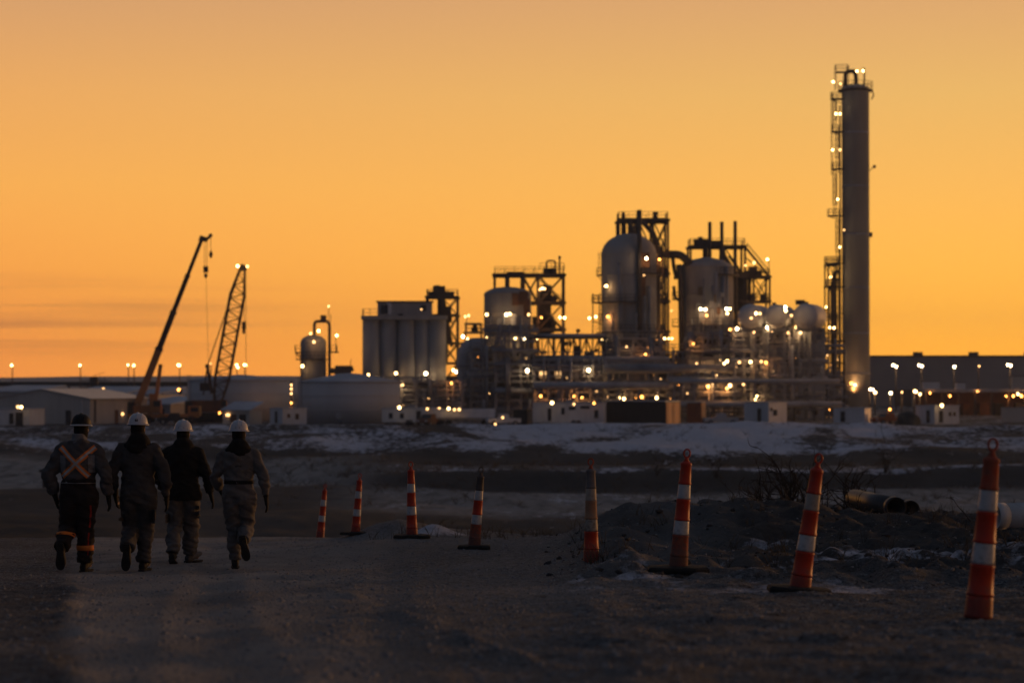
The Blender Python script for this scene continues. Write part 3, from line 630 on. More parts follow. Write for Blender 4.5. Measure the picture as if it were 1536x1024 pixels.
    mb = MB(); mb.bar((WX(1117, d2), d2 - 3, WZ(388, d2)), (WX(1146, d2), d2 - 3, WZ(412, d2)), .2); mb.bar((WX(1090, d2), d2 - 4, WZ(385, d2)), (WX(1112, d2), d2 - 4, WZ(416, d2)), .3); mb.build('cross_brace', 'steel', f)
    MB().path([(WX(1057, d2), d2 - 4, WZ(390, d2)), (WX(1057, d2), d2 - 4, WZ(376, d2))] + bend((WX(1057, d2), d2 - 4, WZ(375, d2)), (WX(1058, d2), d2 - 4, WZ(368, d2)), (WX(1066, d2), d2 - 4, WZ(369, d2))) + bend((WX(1072, d2), d2 - 4, WZ(369, d2)), (WX(1079, d2), d2 - 4, WZ(369, d2)), (WX(1080, d2), d2 - 4, WZ(378, d2))) + [(WX(1081, d2), d2 - 4, WZ(392, d2))], 2.6 * k2, 10).build('overhead_duct', 'steel', f)
    MB().path([(WX(1081, d2), d2 - 4.2, WZ(374, d2)), (WX(1084, d2), d2 - 4.2, WZ(386, d2)), (WX(1098, d2), d2 - 4.2, WZ(408, d2)), (WX(1101, d2), d2 - 4.2, WZ(425, d2)), (WX(1101, d2), d2 - 4.2, WZ(520, d2))], 3.3 * k2, 10).build('sloping_duct', 'steel', f)
    for (q, py, w, h) in ((1052, 366, 3, 1.6), (1049, 364, .8, 1.8), (1060, 367, 2, 1.2), (1073, 367, 1.6, 1.2), (1109, 424, 2.2, 4), (1104, 435, 3, 3.5), (1130, 409, 1.6, 2.4), (1138, 411, 1, 1.2), (1122, 412, 1.2, 1.5), (1128, 447, 1.4, 1.8), (1146, 447, 1.2, 1.5), (1112, 440, 1.2, 3), (1105, 460, 4, 2)):
        MB().box((WX(q, d2), d2 - 1 + rnd.uniform(-2, 2), WZ(py, d2)), (w, 1.2, h)).build('equipment_box', 'steel', f)
    for q in (1112, 1119, 1124): MB().tube((WX(q, d2), d2, WZ(456, d2)), (WX(q, d2), d2, WZ(418, d2)), .3, 8).build('stub_pipe', 'steel', f)
    mb = MB(); mb.bar((WX(1151, d2), d2 - 3, WZ(416, d2)), (WX(1151, d2), d2 - 3, WZ(390, d2)), .14); mb.build('lamp_post', 'steel', f)
    lamps(f, d2 - 5, [(1151, 389, 'W', 1.1), (1131, 394, 'D', 1.2), (1118, 398, 'D', .8), (1131, 462, 'W', 1), (1137, 461.5, 'W', 1)])
vessel_right()

def vessel_left():
    d = 430; k = S(d); x = WX(761.5, d); r = 35.5 * k
    o = thing('storage_vessel', 'squat domed vessel under the wide railed gantry', 'process vessel', (x, d, PAD))
    MB().lathe(dome(r, PAD, WZ(442, d), 12 * k), (x, d, 0), 44).build('shell', 'vessel', o)
    for py in (442, 470): MB().lathe([(r, -.1), (r + .09, -.1), (r + .09, .1), (r, .1)], (x, d, WZ(py, d)), 44).build('stiffening_ring', 'vessel', o)
    vessel_platform(o, x, d, r, WZ(500, d), 200, 340, 1.2)
    for (q, py, w, h) in ((773, 450, 1.2, 2.2), (785, 448, 1.6, 2.4), (790, 462, 1.2, 3.0), (749, 484, .7, 1.4), (770, 480, 1, 2)): 
        yv = d - math.sqrt(max(0, r * r - (WX(q, d) - x) ** 2)) - .3
        MB().box((WX(q, d), yv, WZ(py, d)), (w, .6, h)).build('junction_box', 'brown' if py < 470 else 'alu', o)
    for q in (737, 756, 781): 
        yv = d - math.sqrt(max(0, r * r - (WX(q, d) - x) ** 2)) - .4
        MB().tube((WX(q, d), yv, PAD), (WX(q, d), yv, WZ(474, d)), .2, 8).build('riser_pipe', 'alu2', o)
    lamps(o, d - r - 1.0, [(730, 471.6, 'W', 1.15), (759.5, 471.6, 'B', 1.15), (764.7, 470.5, 'W', 1), (793, 471.6, 'D', 1.1), (728.5, 506, 'W', 1.1), (773, 508, 'W', 1.1), (785.5, 508, 'B', 1.2), (805.5, 507.5, 'W', 1.2)])
    d2 = 439
    f = thing('vessel_gantry', 'dark steel frame with wide railed gantry and cross braces over the squat domed vessel', 'steel frame', (WX(815, d2), d2, PAD))
    frame(f, [742, 761, 784, 807, 845], [413.5, 455, 495, 540], d2, 8, w=.44, upto=[0, 0, 0, 0, 0], brace=[(3, 4, 0, 1, 'X'), (2, 3, 0, 1, 'X'), (3, 4, 1, 2, 'X')], rails=(0, 1), grate=(0, 1, 2), base=PAD)
    for q in (761, 784): MB().tube((WX(q, d2), d2 - 4.6, WZ(436, d2)), (WX(q, d2), d2 - 4.6, WZ(415, d2)), .45, 10).build('vent_stub', 'steel', f)
    for (q, py, w, h, dd) in ((773, 411, 3.2, .8, 0), (816, 470, 2.6, 8, 0), (819, 440, 2, 3, 0), (823, 449, 3, 1.4, 0), (824, 490, 2.4, 1.4, 1), (815, 487, 4, 3, 0), (822, 408, 1.8, 1.4, 0), (829, 408, 1.5, 1.4, 0)): MB().box((WX(q, d2), d2 + dd, WZ(py, d2)), (w, 1.5, h)).build('equipment_box', 'steel', f)
    mb = MB(); xa, xb = WX(820, d2), WX(833, d2); 
    mb.path([(xa, d2, WZ(412, d2)), (xa, d2, WZ(395, d2))] + bend((xa, d2, WZ(394, d2)), (xa, d2, WZ(391, d2)), (WX(824, d2), d2, WZ(391, d2))) + bend((WX(829, d2), d2, WZ(391, d2)), (xb, d2, WZ(391, d2)), (xb, d2, WZ(394, d2))) + [(xb, d2, WZ(412, d2))], .16, 6); mb.build('hoop_pipe', 'steel', f)
    mb = MB(); mb.bar((WX(839.5, d2), d2, WZ(413, d2)), (WX(839.5, d2), d2, WZ(385, d2)), .3); mb.box((WX(839.5, d2), d2, WZ(386, d2)), (.5, .5, .5)); mb.build('vent_mast', 'steel', f)
    mb = MB(); rail(mb, [(WX(809, d2), d2 - 3.6, WZ(406, d2)), (WX(846, d2), d2 - 3.6, WZ(406, d2))], 1.2, .09, 1.); mb.build('railing', 'steel', f)
    lamps(f, d2 - 5, [(810, 434, 'D', 1), (813.6, 432.5, 'W', .9), (817, 433, 'D', 1), (840, 476, 'W', 1), (847, 476.5, 'W', 1.1), (812, 476, 'O', .8)])
    # platform with winch at the left
    d3 = 425
    g = thing('winch_platform', 'small steel platform with a dark winch between the silos and the squat vessel', 'platform', (WX(710, d3), d3, PAD))
    frame(g, [698, 722], [499, 520, 560], d3, 4, w=.3, base=PAD, grate=(0,), rails=(0,), brace=[(0, 1, 1, 2, 'X')])
    frame(g, [699, 721], [485.5, 499], d3, 3.4, w=.26)
    mb = MB(); mb.tube((WX(709, d3), d3 - .3, WZ(490, d3)), (WX(716, d3), d3 - .3, WZ(490, d3)), .55, 12); mb.box((WX(712, d3), d3 - .3, WZ(494.5, d3)), (1.2, .9, .9)); mb.build('winch', 'dark', g)
    lamps(g, d3 - 2.8, [(698, 474.6, 'D', 1), (703, 473, 'D', 1), (694.4, 504.6, 'B', 1.2), (701.6, 508.5, 'W', 1)])
    # steel post holding the upper two lamps
    MB().bar((WX(700, d3), d3 - 2, WZ(499, d3)), (WX(700, d3), d3 - 2, WZ(473, d3)), .12).build('lamp_post', 'steel', g)
    h = thing('intake_hood', 'smooth grey curved duct hood under the winch platform', 'duct', (WX(705, 417), 417, PAD))
    MB().path([(WX(697, 417), 417, PAD), (WX(697, 417), 417, WZ(548, 417))] + bend((WX(697, 417), 417, WZ(540, 417)), (WX(697, 417), 417, WZ(518, 417)), (WX(712, 417), 417, WZ(518, 417))) + [(WX(730, 417), 417, WZ(518, 417))], 1.35, 16).build('duct', 'alu', h)
    MB().lathe([(1.4, -.15), (1.6, -.15), (1.6, .15), (1.4, .15)], (WX(697, 417), 417, WZ(549, 417)), 20).build('flange', 'alu2', h)
vessel_left()

def silos():
    d = 425; k = S(d); xs = [557, 583.5, 610, 634, 656]; r = 13.4 * k
    o = thing('silo_block', 'block of grey concrete silos with a flat roofed penthouse left of the squat vessel', 'silos', (WX(600, d), d, PAD))
    for i, q in enumerate(xs): MB().lathe([(r, PAD), (r, WZ(478, d)), (.1, WZ(478, d) + .02)], (WX(q, d), d + (i % 2) * .3, 0), 28).build('silo', 'concrete', o)
    x0, x1 = WX(545, d), WX(668, d); mb = MB(); mb.box(((x0 + x1) / 2, d, WZ(476.6, d)), (x1 - x0 + .6, 2 * r + .8, .7)); mb.build('roof_slab', 'concrete', o)
    a, b = WX(566.5, d), WX(648, d); mb = MB(); zt, zb = WZ(453.5, d), WZ(475, d); mb.box(((a + b) / 2, d + .3, (zt + zb) / 2), (b - a, 2 * r * .86, zt - zb)); mb.build('penthouse', 'concrete', o)
    mb = MB(); mb.box(((a + b) / 2, d + .3, zt + .12), (b - a + .5, 2 * r * .86 + .5, .24)); mb.build('penthouse_roof', 'dark', o)
    for (q, py, w, h) in ((584, 462, .8, 2.2), (601, 473, .9, .6), (636, 462, .9, 1.), (577, 464, 1.3, 1.6)): MB().box((WX(q, d), d + .3 - r * .86 - .06, WZ(py, d)), (w, .1, h)).build('window', 'glass' if q != 584 else 'white', o)
    mb = MB(); rail(mb, [(WX(567, d), d - r, WZ(474.5, d)), (WX(544.5, d), d - r, WZ(474.5, d)), (WX(544.5, d), d + r, WZ(474.5, d))], 1.25, .08, 1.2); mb.build('railing', 'steel', o)
    lamps(o, d - r - .8, [(594, 559.7, 'W', 1.2), (638.8, 560, 'B', 1.3), (632, 464, 'D', .6), (680, 555, 'W', 1.2), (684.7, 557.7, 'B', 1.1)])
    d2 = 429
    t = thing('elevator_tower', 'open steel bucket elevator tower at the right end of the silos', 'steel tower', (WX(664, d2), d2, PAD))
    frame(t, [641, 664, 686.5], [446.5, 473, 515, 545, 575], d2, 6.5, w=.36, upto=[0, 0, 0], brace=[(1, 2, 0, 1, 'X'), (1, 2, 1, 2, 'X'), (1, 2, 2, 3, 'X'), (1, 2, 3, 4, '/'), (0, 1, 1, 2, 'X')], rails=(0, 2), grate=(0, 2, 3), base=PAD)
    mb = MB(); xa, xb = WX(651, d2), WX(661, d2); mb.path([(xa, d2 - 1, WZ(446, d2)), (xa, d2 - 1, WZ(432, d2)), (WX(653, d2), d2 - 1, WZ(429.5, d2)), (WX(659, d2), d2 - 1, WZ(429.5, d2)), (WX(664, d2), d2 - 1, WZ(434, d2)), (WX(671, d2), d2 - 1, WZ(442, d2)), (WX(676, d2), d2 - 1, WZ(446, d2))], .2, 6); mb.path([(p[0], d2 + 1, p[2]) for p in ((xa, 0, WZ(446, d2)), (xa, 0, WZ(432, d2)), (WX(656, d2), 0, WZ(429, d2)), (WX(664, d2), 0, WZ(434, d2)), (WX(676, d2), 0, WZ(446, d2)))], .2, 6); mb.build('head_gantry', 'steel', t)
    for (q, py, w, h) in ((659, 438, 2.2, 2.0), (657, 444, 1, 1), (668, 443, 1.6, 1.2), (677, 442.5, 1, 1.2), (646, 443, .8, 1.4), (662, 462, 1.4, 3), (668, 470, 2.2, 2.4), (674, 480, 1, 1), (668, 500, 1.6, 3), (664, 530, 2, 3)): MB().box((WX(q, d2), d2 - 1 + rnd.uniform(-1.5, 1.5), WZ(py, d2)), (w, 1.3, h)).build('equipment_box', 'steel', t)
    MB().bar((WX(665, d2), d2 - 2, WZ(445, d2)), (WX(678, d2), d2 - 2, WZ(520, d2)), .6).build('chute', 'steel', t)
    MB().bar((WX(660, d2), d2 + 1, PAD), (WX(660, d2), d2 + 1, WZ(436, d2)), 1.0).build('elevator_casing', 'steel', t)
    mb = MB(); mb.box((WX(694, d2), d2, WZ(515, d2)), (2.6, 2.5, .4)); mb.box((WX(690, d2), d2, WZ(545, d2)), (3, 2.5, .4)); mb.build('bridge_platform', 'steel', t)
silos()

def scrubber():
    d = 425; k = S(d); x = WX(470, d); r = 19.5 * k
    o = thing('scrubber_vessel', 'small domed vessel with a black gooseneck pipe behind the white tank', 'process vessel', (x, d, PAD))
    MB().lathe(dome(r, PAD, WZ(514, d), 12 * k), (x, d, 0), 32).build('shell', 'vessel', o)
    mb = MB(); xa, xb = WX(472, d), WX(494.5, d); dd = d - .6
    mb.path([(xa, dd, WZ(510, d)), (xa, dd, WZ(490, d))] + bend((xa, dd, WZ(488, d)), (xa, dd, WZ(482, d)), (WX(477, d), dd, WZ(482, d))) + bend((WX(488, d), dd, WZ(482, d)), (xb, dd, WZ(482, d)), (xb, dd, WZ(489, d))) + [(xb, dd, WZ(520, d)), (xb, dd, PAD)], 2.3 * k, 12); mb.build('gooseneck_pipe', 'steel', o)
    platform(o, WX(443, d), x - r + .3, d - 1, d + 1, WZ(529, d)); mb = MB(); mb.box((WX(500, d), d, WZ(528, d)), (1.9, 2, .25)); rail(mb, [(WX(497, d), d - 1, WZ(528, d)), (WX(505, d), d - 1, WZ(528, d)), (WX(505, d), d + 1, WZ(528, d))], 1.2, .08, 1.); mb.build('platform', 'steel', o)
    mb = MB(); mb.box((WX(485, d), d, WZ(476.5, d)), (1.0, 1, .9)); mb.bar((WX(482, d), d, WZ(482, d)), (WX(482, d), d, WZ(472, d)), .1); mb.bar((WX(496, d), d, WZ(484, d)), (WX(496, d), d, WZ(471, d)), .1); mb.bar((WX(493, d), d, WZ(482, d)), (WX(493, d), d, WZ(460, d)), .1); mb.build('vent_head', 'steel', o)
    vessel_platform(o, x, d, r, WZ(540, d), 200, 330, .9)
    mb = MB(); mb.path([(WX(495, d), d - 2, WZ(556, d)), (WX(520, d), d - 2, WZ(556, d)), (WX(531, d), d - 2, WZ(552, d))], .5, 8); mb.box((WX(516, d), d - 2, WZ(555, d)), (2.8, 1.2, 1.6)); mb.bar((WX(525, d), d - 2, WZ(555, d)), (WX(528, d), d - 2, WZ(538, d)), .12); mb.bar((WX(516, d), d - 2, PAD), (WX(516, d), d - 2, WZ(556, d)), .4); mb.build('inlet_pipe', 'steel', o)
    lamps(o, d - r - .8, [(493, 459, 'D', .8), (478, 496, 'W', 1.1), (466, 500, 'D', 1), (471, 512.6, 'D', 1.1), (505, 503, 'W', 1.05), (453.6, 549, 'W', 1.2)])  # the lamp low on the dome stands in for a reflection on the shell
    MB().bar((WX(505, d), d - 2, WZ(530, d)), (WX(505, d), d - 2, WZ(503, d)), .12).build('lamp_post', 'steel', o)
scrubber()
#PART3
# ------------------------------------------------------------------ dense process area: modules, drums, pipe bridge
def module(label, px0, px1, ys, d, dep, seed, nb, fill=1., m='steel2', glints=(), sub='process module', rails=True):
    r = random.Random(seed); o = thing('process_module', label, sub, (WX((px0 + px1) / 2, d), d, PAD))
    xs = [px0 + (px1 - px0) * i / nb for i in range(nb + 1)]
    frame(o, xs, ys, d, dep, m=m, w=.26, base=PAD, grate=[j for j in range(len(ys)) if j % 2 == 0], rails=[0] if rails else [], brace=[(i, i + 1, j, j + 1 if j + 1 < len(ys) else None, r.choice('X/\\V')) for j in range(len(ys)) for i in range(nb) if r.random() < .22])
    Z = [WZ(y, d) for y in ys] + [PAD]; X = [WX(x, d) for x in xs]
    clad = ['alu', 'alu2', 'alu2', 'vessel', 'steel2', 'steel']
    for j in range(len(Z) - 1):
        zt, zb = Z[j] - .3, Z[j + 1] + .25; h = zt - zb
        for i in range(nb):
            x0, x1 = X[i] + .25, X[i + 1] - .25; w = x1 - x0; xm = (x0 + x1) / 2
            if r.random() > fill: continue
            k = r.random(); yy = d + r.uniform(-dep * .3, dep * .25); mt = r.choice(clad)
            if k < .28:
                rr = min(w * .42, h * .32, 1.2); MB().lathe([(.05, 0), (rr * .7, .12 * rr), (rr, .45 * rr)] + [(rr, h * .8 - .3 * rr), (rr * .7, h * .8 - .1), (.05, h * .8)], (xm + r.uniform(-.3, .3), yy, zb), 16).build('vertical_drum', mt, o)
            elif k < .55:
                rr = min(h * .3, 1.1); Mx = Matrix.Rotation(math.pi / 2, 3, 'Y'); MB().lathe([(.05, 0), (rr * .7, .1), (rr, .35), (rr, w - .35), (rr * .7, w - .1), (.05, w)], (x0, yy, zb + h * r.uniform(.35, .6)), 16, M3=Mx).build('exchanger', mt, o)
            elif k < .78:
                MB().box((xm, yy, zb + h * .35), (w * r.uniform(.4, .9), 1.6, h * r.uniform(.35, .7))).build('skid_box', r.choice(['dark', 'steel', 'alu2', 'vessel', 'brown']), o)
            else:
                mb = MB(); q = x0 + w * .2
                mb.path([(q, yy, zb), (q, yy, zb + h * .6)] + bend((q, yy, zb + h * .65), (q, yy, zb + h * .85), (q + w * .25, yy, zb + h * .85)) + [(x1, yy, zb + h * .85)], r.uniform(.14, .3), 8); mb.build('elbow_pipe', mt, o)
        for n in range(r.randint(3, 6)):
            zz = r.uniform(zb + .2, zt - .1); yy = d - dep / 2 + r.uniform(-.5, 1.6); a, b = X[0] - r.uniform(0, 1), X[-1] + r.uniform(0, 1)
            MB().tube((a, yy, zz), (b, yy, zz), r.choice([.12, .16, .22, .3]), 8).build('pipe', r.choice(['alu', 'alu2', 'steel2', 'alu2']), o)
    for n in range(nb * 2 + 3):
        q = r.uniform(X[0], X[-1]); yy = d - dep / 2 - r.uniform(.1, .6); a = r.choice(Z[1:]); b = r.choice([z for z in Z if z > a] or [Z[0]])
        MB().tube((q, yy, a), (q, yy, b + r.uniform(0, .6)), r.choice([.1, .14, .2]), 8).build('riser_pipe', r.choice(['alu', 'alu2', 'steel2']), o)
    lamps(o, d - dep / 2 - .9, glints)
    for n in range(max(3, nb)):
        lamp(o, r.uniform(px0, px1), r.uniform(ys[0] + 6, 622), d - dep / 2 - .5 + r.uniform(-.2, 2.5), r.choice('DDO'), r.uniform(.3, .6))
    return o
module('tall lattice of steel and drums under the smooth grey intake hood', 706, 742, (521, 545, 575, 602), 414, 7, 11, 2, glints=[])
module('steel module packed with pipes below the squat domed vessel', 744, 800, (512, 541, 572, 600), 412, 8, 12, 3, glints=[(791, 555.6, 'B', 1.35)])
module('long low module of grey clad pipes above the white trailer with dark windows', 802, 905, (540, 564, 588), 410, 8, 13, 5, fill=.8, glints=[(883, 555, 'B', 1.35), (811, 594, 'O', 1), (861, 594, 'O', .8), (873, 596, 'O', .8)])
module('low pipe module in front of the tallest domed vessel', 907, 1003, (546, 570, 592), 410, 8, 14, 5, fill=.8, glints=[(928.6, 596.4, 'W', 1.), (936, 598, 'W', 1.1), (962.7, 595, 'O', 1.2), (985, 596.4, 'W', 1.2), (1007, 598, 'O', .8)], rails=False)
module('low module with many lamps in front of the broad cone roofed vessel', 1005, 1098, (556, 580, 600), 408, 8, 15, 5, fill=.75, glints=[(1060, 571.7, 'W', 1.2), (1068, 572.7, 'W', 1.1), (1062, 579.5, 'O', 1.2), (1095, 578, 'W', 1.2), (1090.6, 582, 'O', 1.), (1031, 590, 'D', .6)], rails=False)
module('tall crowded steel module right of the broad cone roofed vessel under the first drum', 1097, 1142, (493, 519, 545, 572, 600), 412, 9, 16, 3, glints=[(1105.5, 493, 'B', 1.2), (1095, 494, 'O', 1), (1131, 498, 'D', .8), (1109, 543, 'D', 1), (1126, 542.5, 'W', 1.1), (1141.7, 542, 'D', .9), (1115, 576, 'D', 1), (1135, 594, 'W', 1), (1133, 599, 'W', 1)])
module('tall crowded steel module below the middle drum', 1143, 1186, (494, 520, 546, 574, 602), 411, 9, 17, 3, glints=[(1151, 491, 'B', 1.15), (1149, 543.5, 'O', 1), (1158, 496, 'D', .8), (1182, 499, 'D', .8)])
module('tall crowded steel module below the drum with the lump on top', 1187, 1230, (494, 520, 548, 575, 602), 412, 9, 18, 3, glints=[(1195, 490.8, 'W', 1.1), (1199.5, 493, 'B', 1.2), (1201, 499, 'D', .9)])
module('narrow lattice module at the foot of the tallest column', 1231, 1262, (512, 545, 573, 600), 440, 7, 19, 2, fill=.7, m='steel', glints=[(1241, 533, 'D', .6)])
module('low module of drums behind the silos lamp post and the white flatbed trailer', 604, 694, (572, 592), 405, 7, 20, 4, fill=.9, glints=[(599, 577.7, 'B', 1.), (604, 577, 'D', .9), (677, 574, 'O', .8)], rails=False)

module('scaffold of small pipes and ledges at the foot of the tallest domed vessel', 908, 990, (508, 526), 419, 4, 31, 4, fill=.7, glints=[(940, 520, 'D', .7), (968, 531, 'O', .7)], sub='process module')
module('scaffold of small pipes at the waist of the broad cone roofed vessel', 1030, 1097, (500, 520, 538), 424, 5, 32, 3, fill=.65, glints=[(1040, 515, 'O', .7)])
module('low cluttered pipe ledge at the foot of the silos', 560, 640, (566, 585), 408, 5, 33, 4, fill=.8, rails=False)
module('ledge of pipes across the middle of the squat domed vessel', 728, 800, (489, 503), 416, 4, 34, 4, fill=.6)
module('small pipe stack between the tallest domed vessel and the broad one', 990, 1030, (528, 545), 426, 5, 35, 2, fill=.9)
def drums():
    d = 408
    for (q, w, h, top, lab) in ((1121, 35, 33, 0, 'first of three pale horizontal drums on the modules, nearest the broad vessel'), (1160, 34, 32, 0, 'middle one of three pale horizontal drums on top of the modules'), (1204, 37, 34, 1, 'pale horizontal drum with dark lump on top, nearest the tallest column')):
        r = w * S(d) * .52; z = WZ(475, d); o = thing('horizontal_drum', lab, 'drum', (WX(q, d), d, WZ(492, d)), 'horizontal drums on the modules')
        My = Matrix.Rotation(-math.pi / 2, 3, 'X') @ Matrix.Identity(3)
        Ms = Matrix.Rotation(R(-18), 3, 'Z') @ My
        MB().lathe([(.05, -.6), (r * .45, -.5), (r * .8, -.2), (r, .5), (r, 8), (r * .8, 8.7), (.05, 9)], (WX(q, d), d - 3.5, z), 32, M3=Ms).build('shell', 'tank', o)
        for t in (1., 4.5): MB().box((WX(q, d) + t * .25, d - 3.5 + t, (z + WZ(492, d)) / 2 - r * .3), (r * 1.5, .5, abs(z - WZ(492, d)))).build('saddle', 'steel2', o)
        MB().tube((WX(q, d), d - 1.5, z + r - .15), (WX(q, d), d - 1.5, z + r + .35), .35, 12).build('manway', 'steel', o)
        if top:
            mb = MB(); mb.box((WX(q - 4, d), d - .5, z + r + .25), (1.5, 1.2, .8)); mb.box((WX(q + 4, d), d, z + r * .98 + .1), (1., 1., .6)); mb.build('valve_block', 'dark', o)
    o = thing('lamp_gantry', 'thin steel gantry with paired lamps in front of the three drums', 'lamp gantry', (WX(1165, d - 6), d - 6, PAD))
    for q in (1134, 1178, 1212): MB().bar((WX(q, d - 6), d - 6, PAD), (WX(q, d - 6), d - 6, WZ(462 if q < 1200 else 480, d - 6)), .12).build('post', 'steel2', o)
    MB().bar((WX(1133, d - 6), d - 6, WZ(486, d - 6)), (WX(1213, d - 6), d - 6, WZ(486, d - 6)), .12).build('crossbar', 'steel2', o)
    lamps(o, d - 6.8, [(1134, 470, 'W', 1.1), (1140, 470, 'D', 1.), (1178, 460.5, 'B', 1.05), (1178.5, 466, 'W', 1.05), (1187, 473, 'D', .9), (1127, 477, 'D', .8)])
drums()

def pipe_bridge():
    d = 418; o = thing('pipe_bridge', 'trussed pipe bridge with a fat grey pipe on top, right of the squat vessel', 'pipe bridge', (WX(850, d), d, PAD))
    a, b = WX(794, d), WX(908, d); zt, zb = WZ(507, d), WZ(534, d)
    MB().tube((a, d - 1, WZ(503.5, d)), (b, d - 1, WZ(503.5, d)), 3.1 * S(d), 14).build('pipe', 'alu', o)
    MB().tube((a, d + 1, WZ(504.5, d)), (b, d + 1, WZ(504.5, d)), .3, 10).build('pipe', 'alu2', o)
    for q in (797, 830, 870, 906):
        for y in (d - 1.7, d + 1.7): MB().bar((WX(q, d), y, PAD), (WX(q, d), y, zt), .3).build('column', 'steel', o)
    for z in (zt, zb):
        mb = MB(); [mb.bar((a, y, z), (b, y, z), .3) for y in (d - 1.7, d + 1.7)]; [mb.bar((a + (b - a) * i / 8, d - 1.7, z), (a + (b - a) * i / 8, d + 1.7, z), .2) for i in range(9)]; mb.build('chord', 'steel', o)
    for y in (d - 1.7, d + 1.7):
        mb = MB(); n = 12
        for i in range(n):
            x0, x1 = a + (b - a) * i / n, a + (b - a) * (i + 1) / n
            mb.bar((x0, y, zt if i % 2 else zb), (x1, y, zb if i % 2 else zt), .17); mb.bar((x0, y, zb), (x0, y, zt), .15)
        mb.build('truss_web', 'steel', o)
    for (q, py, rr, m) in ((800, 538, .45, 'alu'), (800, 543, .35, 'alu2')): MB().tube((WX(q, d), d - 2.6, WZ(py, d)), (WX(1003, d), d - 2.6, WZ(py + .5, d)), rr, 10).build('pipe', m, o)
    for i in range(9):
        q = rnd.uniform(800, 900); MB().box((WX(q, d), d, WZ(rnd.uniform(512, 530), d)), (rnd.uniform(.4, 1.3), .8, rnd.uniform(.4, 1.2))).build('cable_box', 'steel', o)
    o = thing('pump_motor', 'small dark motor sticking up on the pipe bridge', 'motor', (WX(866, d), d, WZ(500, d)))
    mb = MB(); mb.tube((WX(864, d), d - 1, WZ(496, d)), (WX(870, d), d - 1, WZ(496, d)), .3, 10); mb.bar((WX(866, d), d - 1, WZ(500, d)), (WX(866, d), d - 1, WZ(495, d)), .3); mb.build('casing', 'steel', o)
    # big low pipes running in front of everything
    for (x0, x1, py, rr, dd, lab) in ((905, 1100, 553, .75, 404, 'fat grey clad pipe running low across the front of the tallest vessel'), (800, 1010, 578, .6, 403, 'grey clad pipe behind the white trailer with dark windows'), (1003, 1260, 571.5, .4, 402, 'thin pale pipe crossing below the drums'), (1003, 1262, 606, .5, 402, 'low pale pipe above the white trailer with one door')):
        p = thing('long_pipe', lab, 'pipe', (WX(x0, dd), dd, PAD)); z = WZ(py, dd)
        MB().tube((WX(x0, dd), dd, z), (WX(x1, dd), dd, z), rr, 14).build('pipe_run', 'alu' if rr < .7 else 'alu2', p)
        n = int((x1 - x0) / 30)
        for i in range(n + 1): MB().bar((WX(x0 + 8 + i * 30, dd), dd, PAD), (WX(x0 + 8 + i * 30, dd), dd, z - rr * .8), .22).build('pipe_support', 'steel2', p)
    # halls at the back that close the view through the racks
    for (x0, x1, py, dd, lab) in ((694, 800, 520, 452, 'dark clad hall seen through the steel lattice below the squat vessel'), (800, 1010, 541, 456, 'long dark clad hall behind the low pipe modules'), (1010, 1098, 548, 458, 'dark clad hall behind the broad cone roofed vessel'), (1098, 1236, 497, 432, 'dark clad hall behind the modules that carry the drums'), (600, 694, 566, 440, 'dark clad hall below the elevator tower')):
        h = thing('process_hall', lab, 'hall', (WX((x0 + x1) / 2, dd), dd, PAD)); zt = WZ(py, dd); a, b = WX(x0, dd), WX(x1, dd)
        MB().box(((a + b) / 2, dd + 4, (PAD + zt) / 2), (b - a, 8, zt - PAD)).build('wall', 'vessel' if x0 == 1098 else 'ware', h)
        MB().box(((a + b) / 2, dd + 4, zt + .15), (b - a + .4, 8.4, .3)).build('roof', 'steel', h)
        for i in range(int((x1 - x0) / 26)):
            if rnd.random() < .6: MB().box((a + (b - a) * (i + .5) * 26 / (x1 - x0), dd - .06, PAD + rnd.choice((2., 5., 8.)) % (zt - PAD)), (1.5, .12, 1.2)).build('window', 'lit' if rnd.random() < .3 else 'glass', h)
pipe_bridge()

# ------------------------------------------------------------------ tanks
def tank(q, w, ytop, yapex, d, lab):
    k = S(d); x = WX(q, d); r = w / 2 * k; zt, za = WZ(ytop, d), WZ(yapex, d) + .25
    o = thing('storage_tank', lab, 'storage tank', (x, d + r, PAD), 'flat storage tanks'); y = d + r
    MB().lathe([(r, PAD), (r, zt)], (x, y, 0), 64).build('shell', 'tank', o)
    MB().lathe([(r + .12, zt), (r + .12, zt + .12), (r * .6, zt + (za - zt) * .5), (r * .2, za - .1), (.05, za)], (x, y, 0), 64).build('roof', 'roofsnow', o)
    mb = MB()
    for z in (PAD + (zt - PAD) * .33, PAD + (zt - PAD) * .67): mb.lathe([(r, -.05), (r + .05, -.05), (r + .05, .05), (r, .05)], (x, y, z), 64)
    mb.build('weld_band', 'tank', o)
    a = R(205); ladder(o, x + (r + .25) * math.cos(a), y + (r + .25) * math.sin(a), PAD, zt + 1., 'steel2', cage=False)
    mb = MB(); a = R(262); mb.lathe([(.5, -.1), (.5, .1)], (x + r * math.cos(a), y + r * math.sin(a), PAD + 1.2), 16, M3=Matrix.Rotation(math.pi / 2, 3, 'X')); mb.build('manway', 'steel2', o)
    return o
tA = tank(352.5, 161, 570.5, 563.5, 402, 'wide pale storage tank behind the lattice crane')
tB = tank(519, 156, 573, 561.5, 380, 'wide pale storage tank in front of the small scrubber vessel, lamp on its right edge')
lamps(tB, 386, [(593, 574.7, 'O', 1.5)])
lamps(tA, 399, [(454, 549, 'D', .01)])
lm_ = thing('marker_mast', 'slim mast of stacked small lights in the gap between the two storage tanks', 'light mast', (WX(437, 398), 398, PAD))
MB().bar((WX(437, 398), 398, PAD), (WX(437, 398), 398, WZ(572, 398)), .3).build('post', 'steel', lm_)
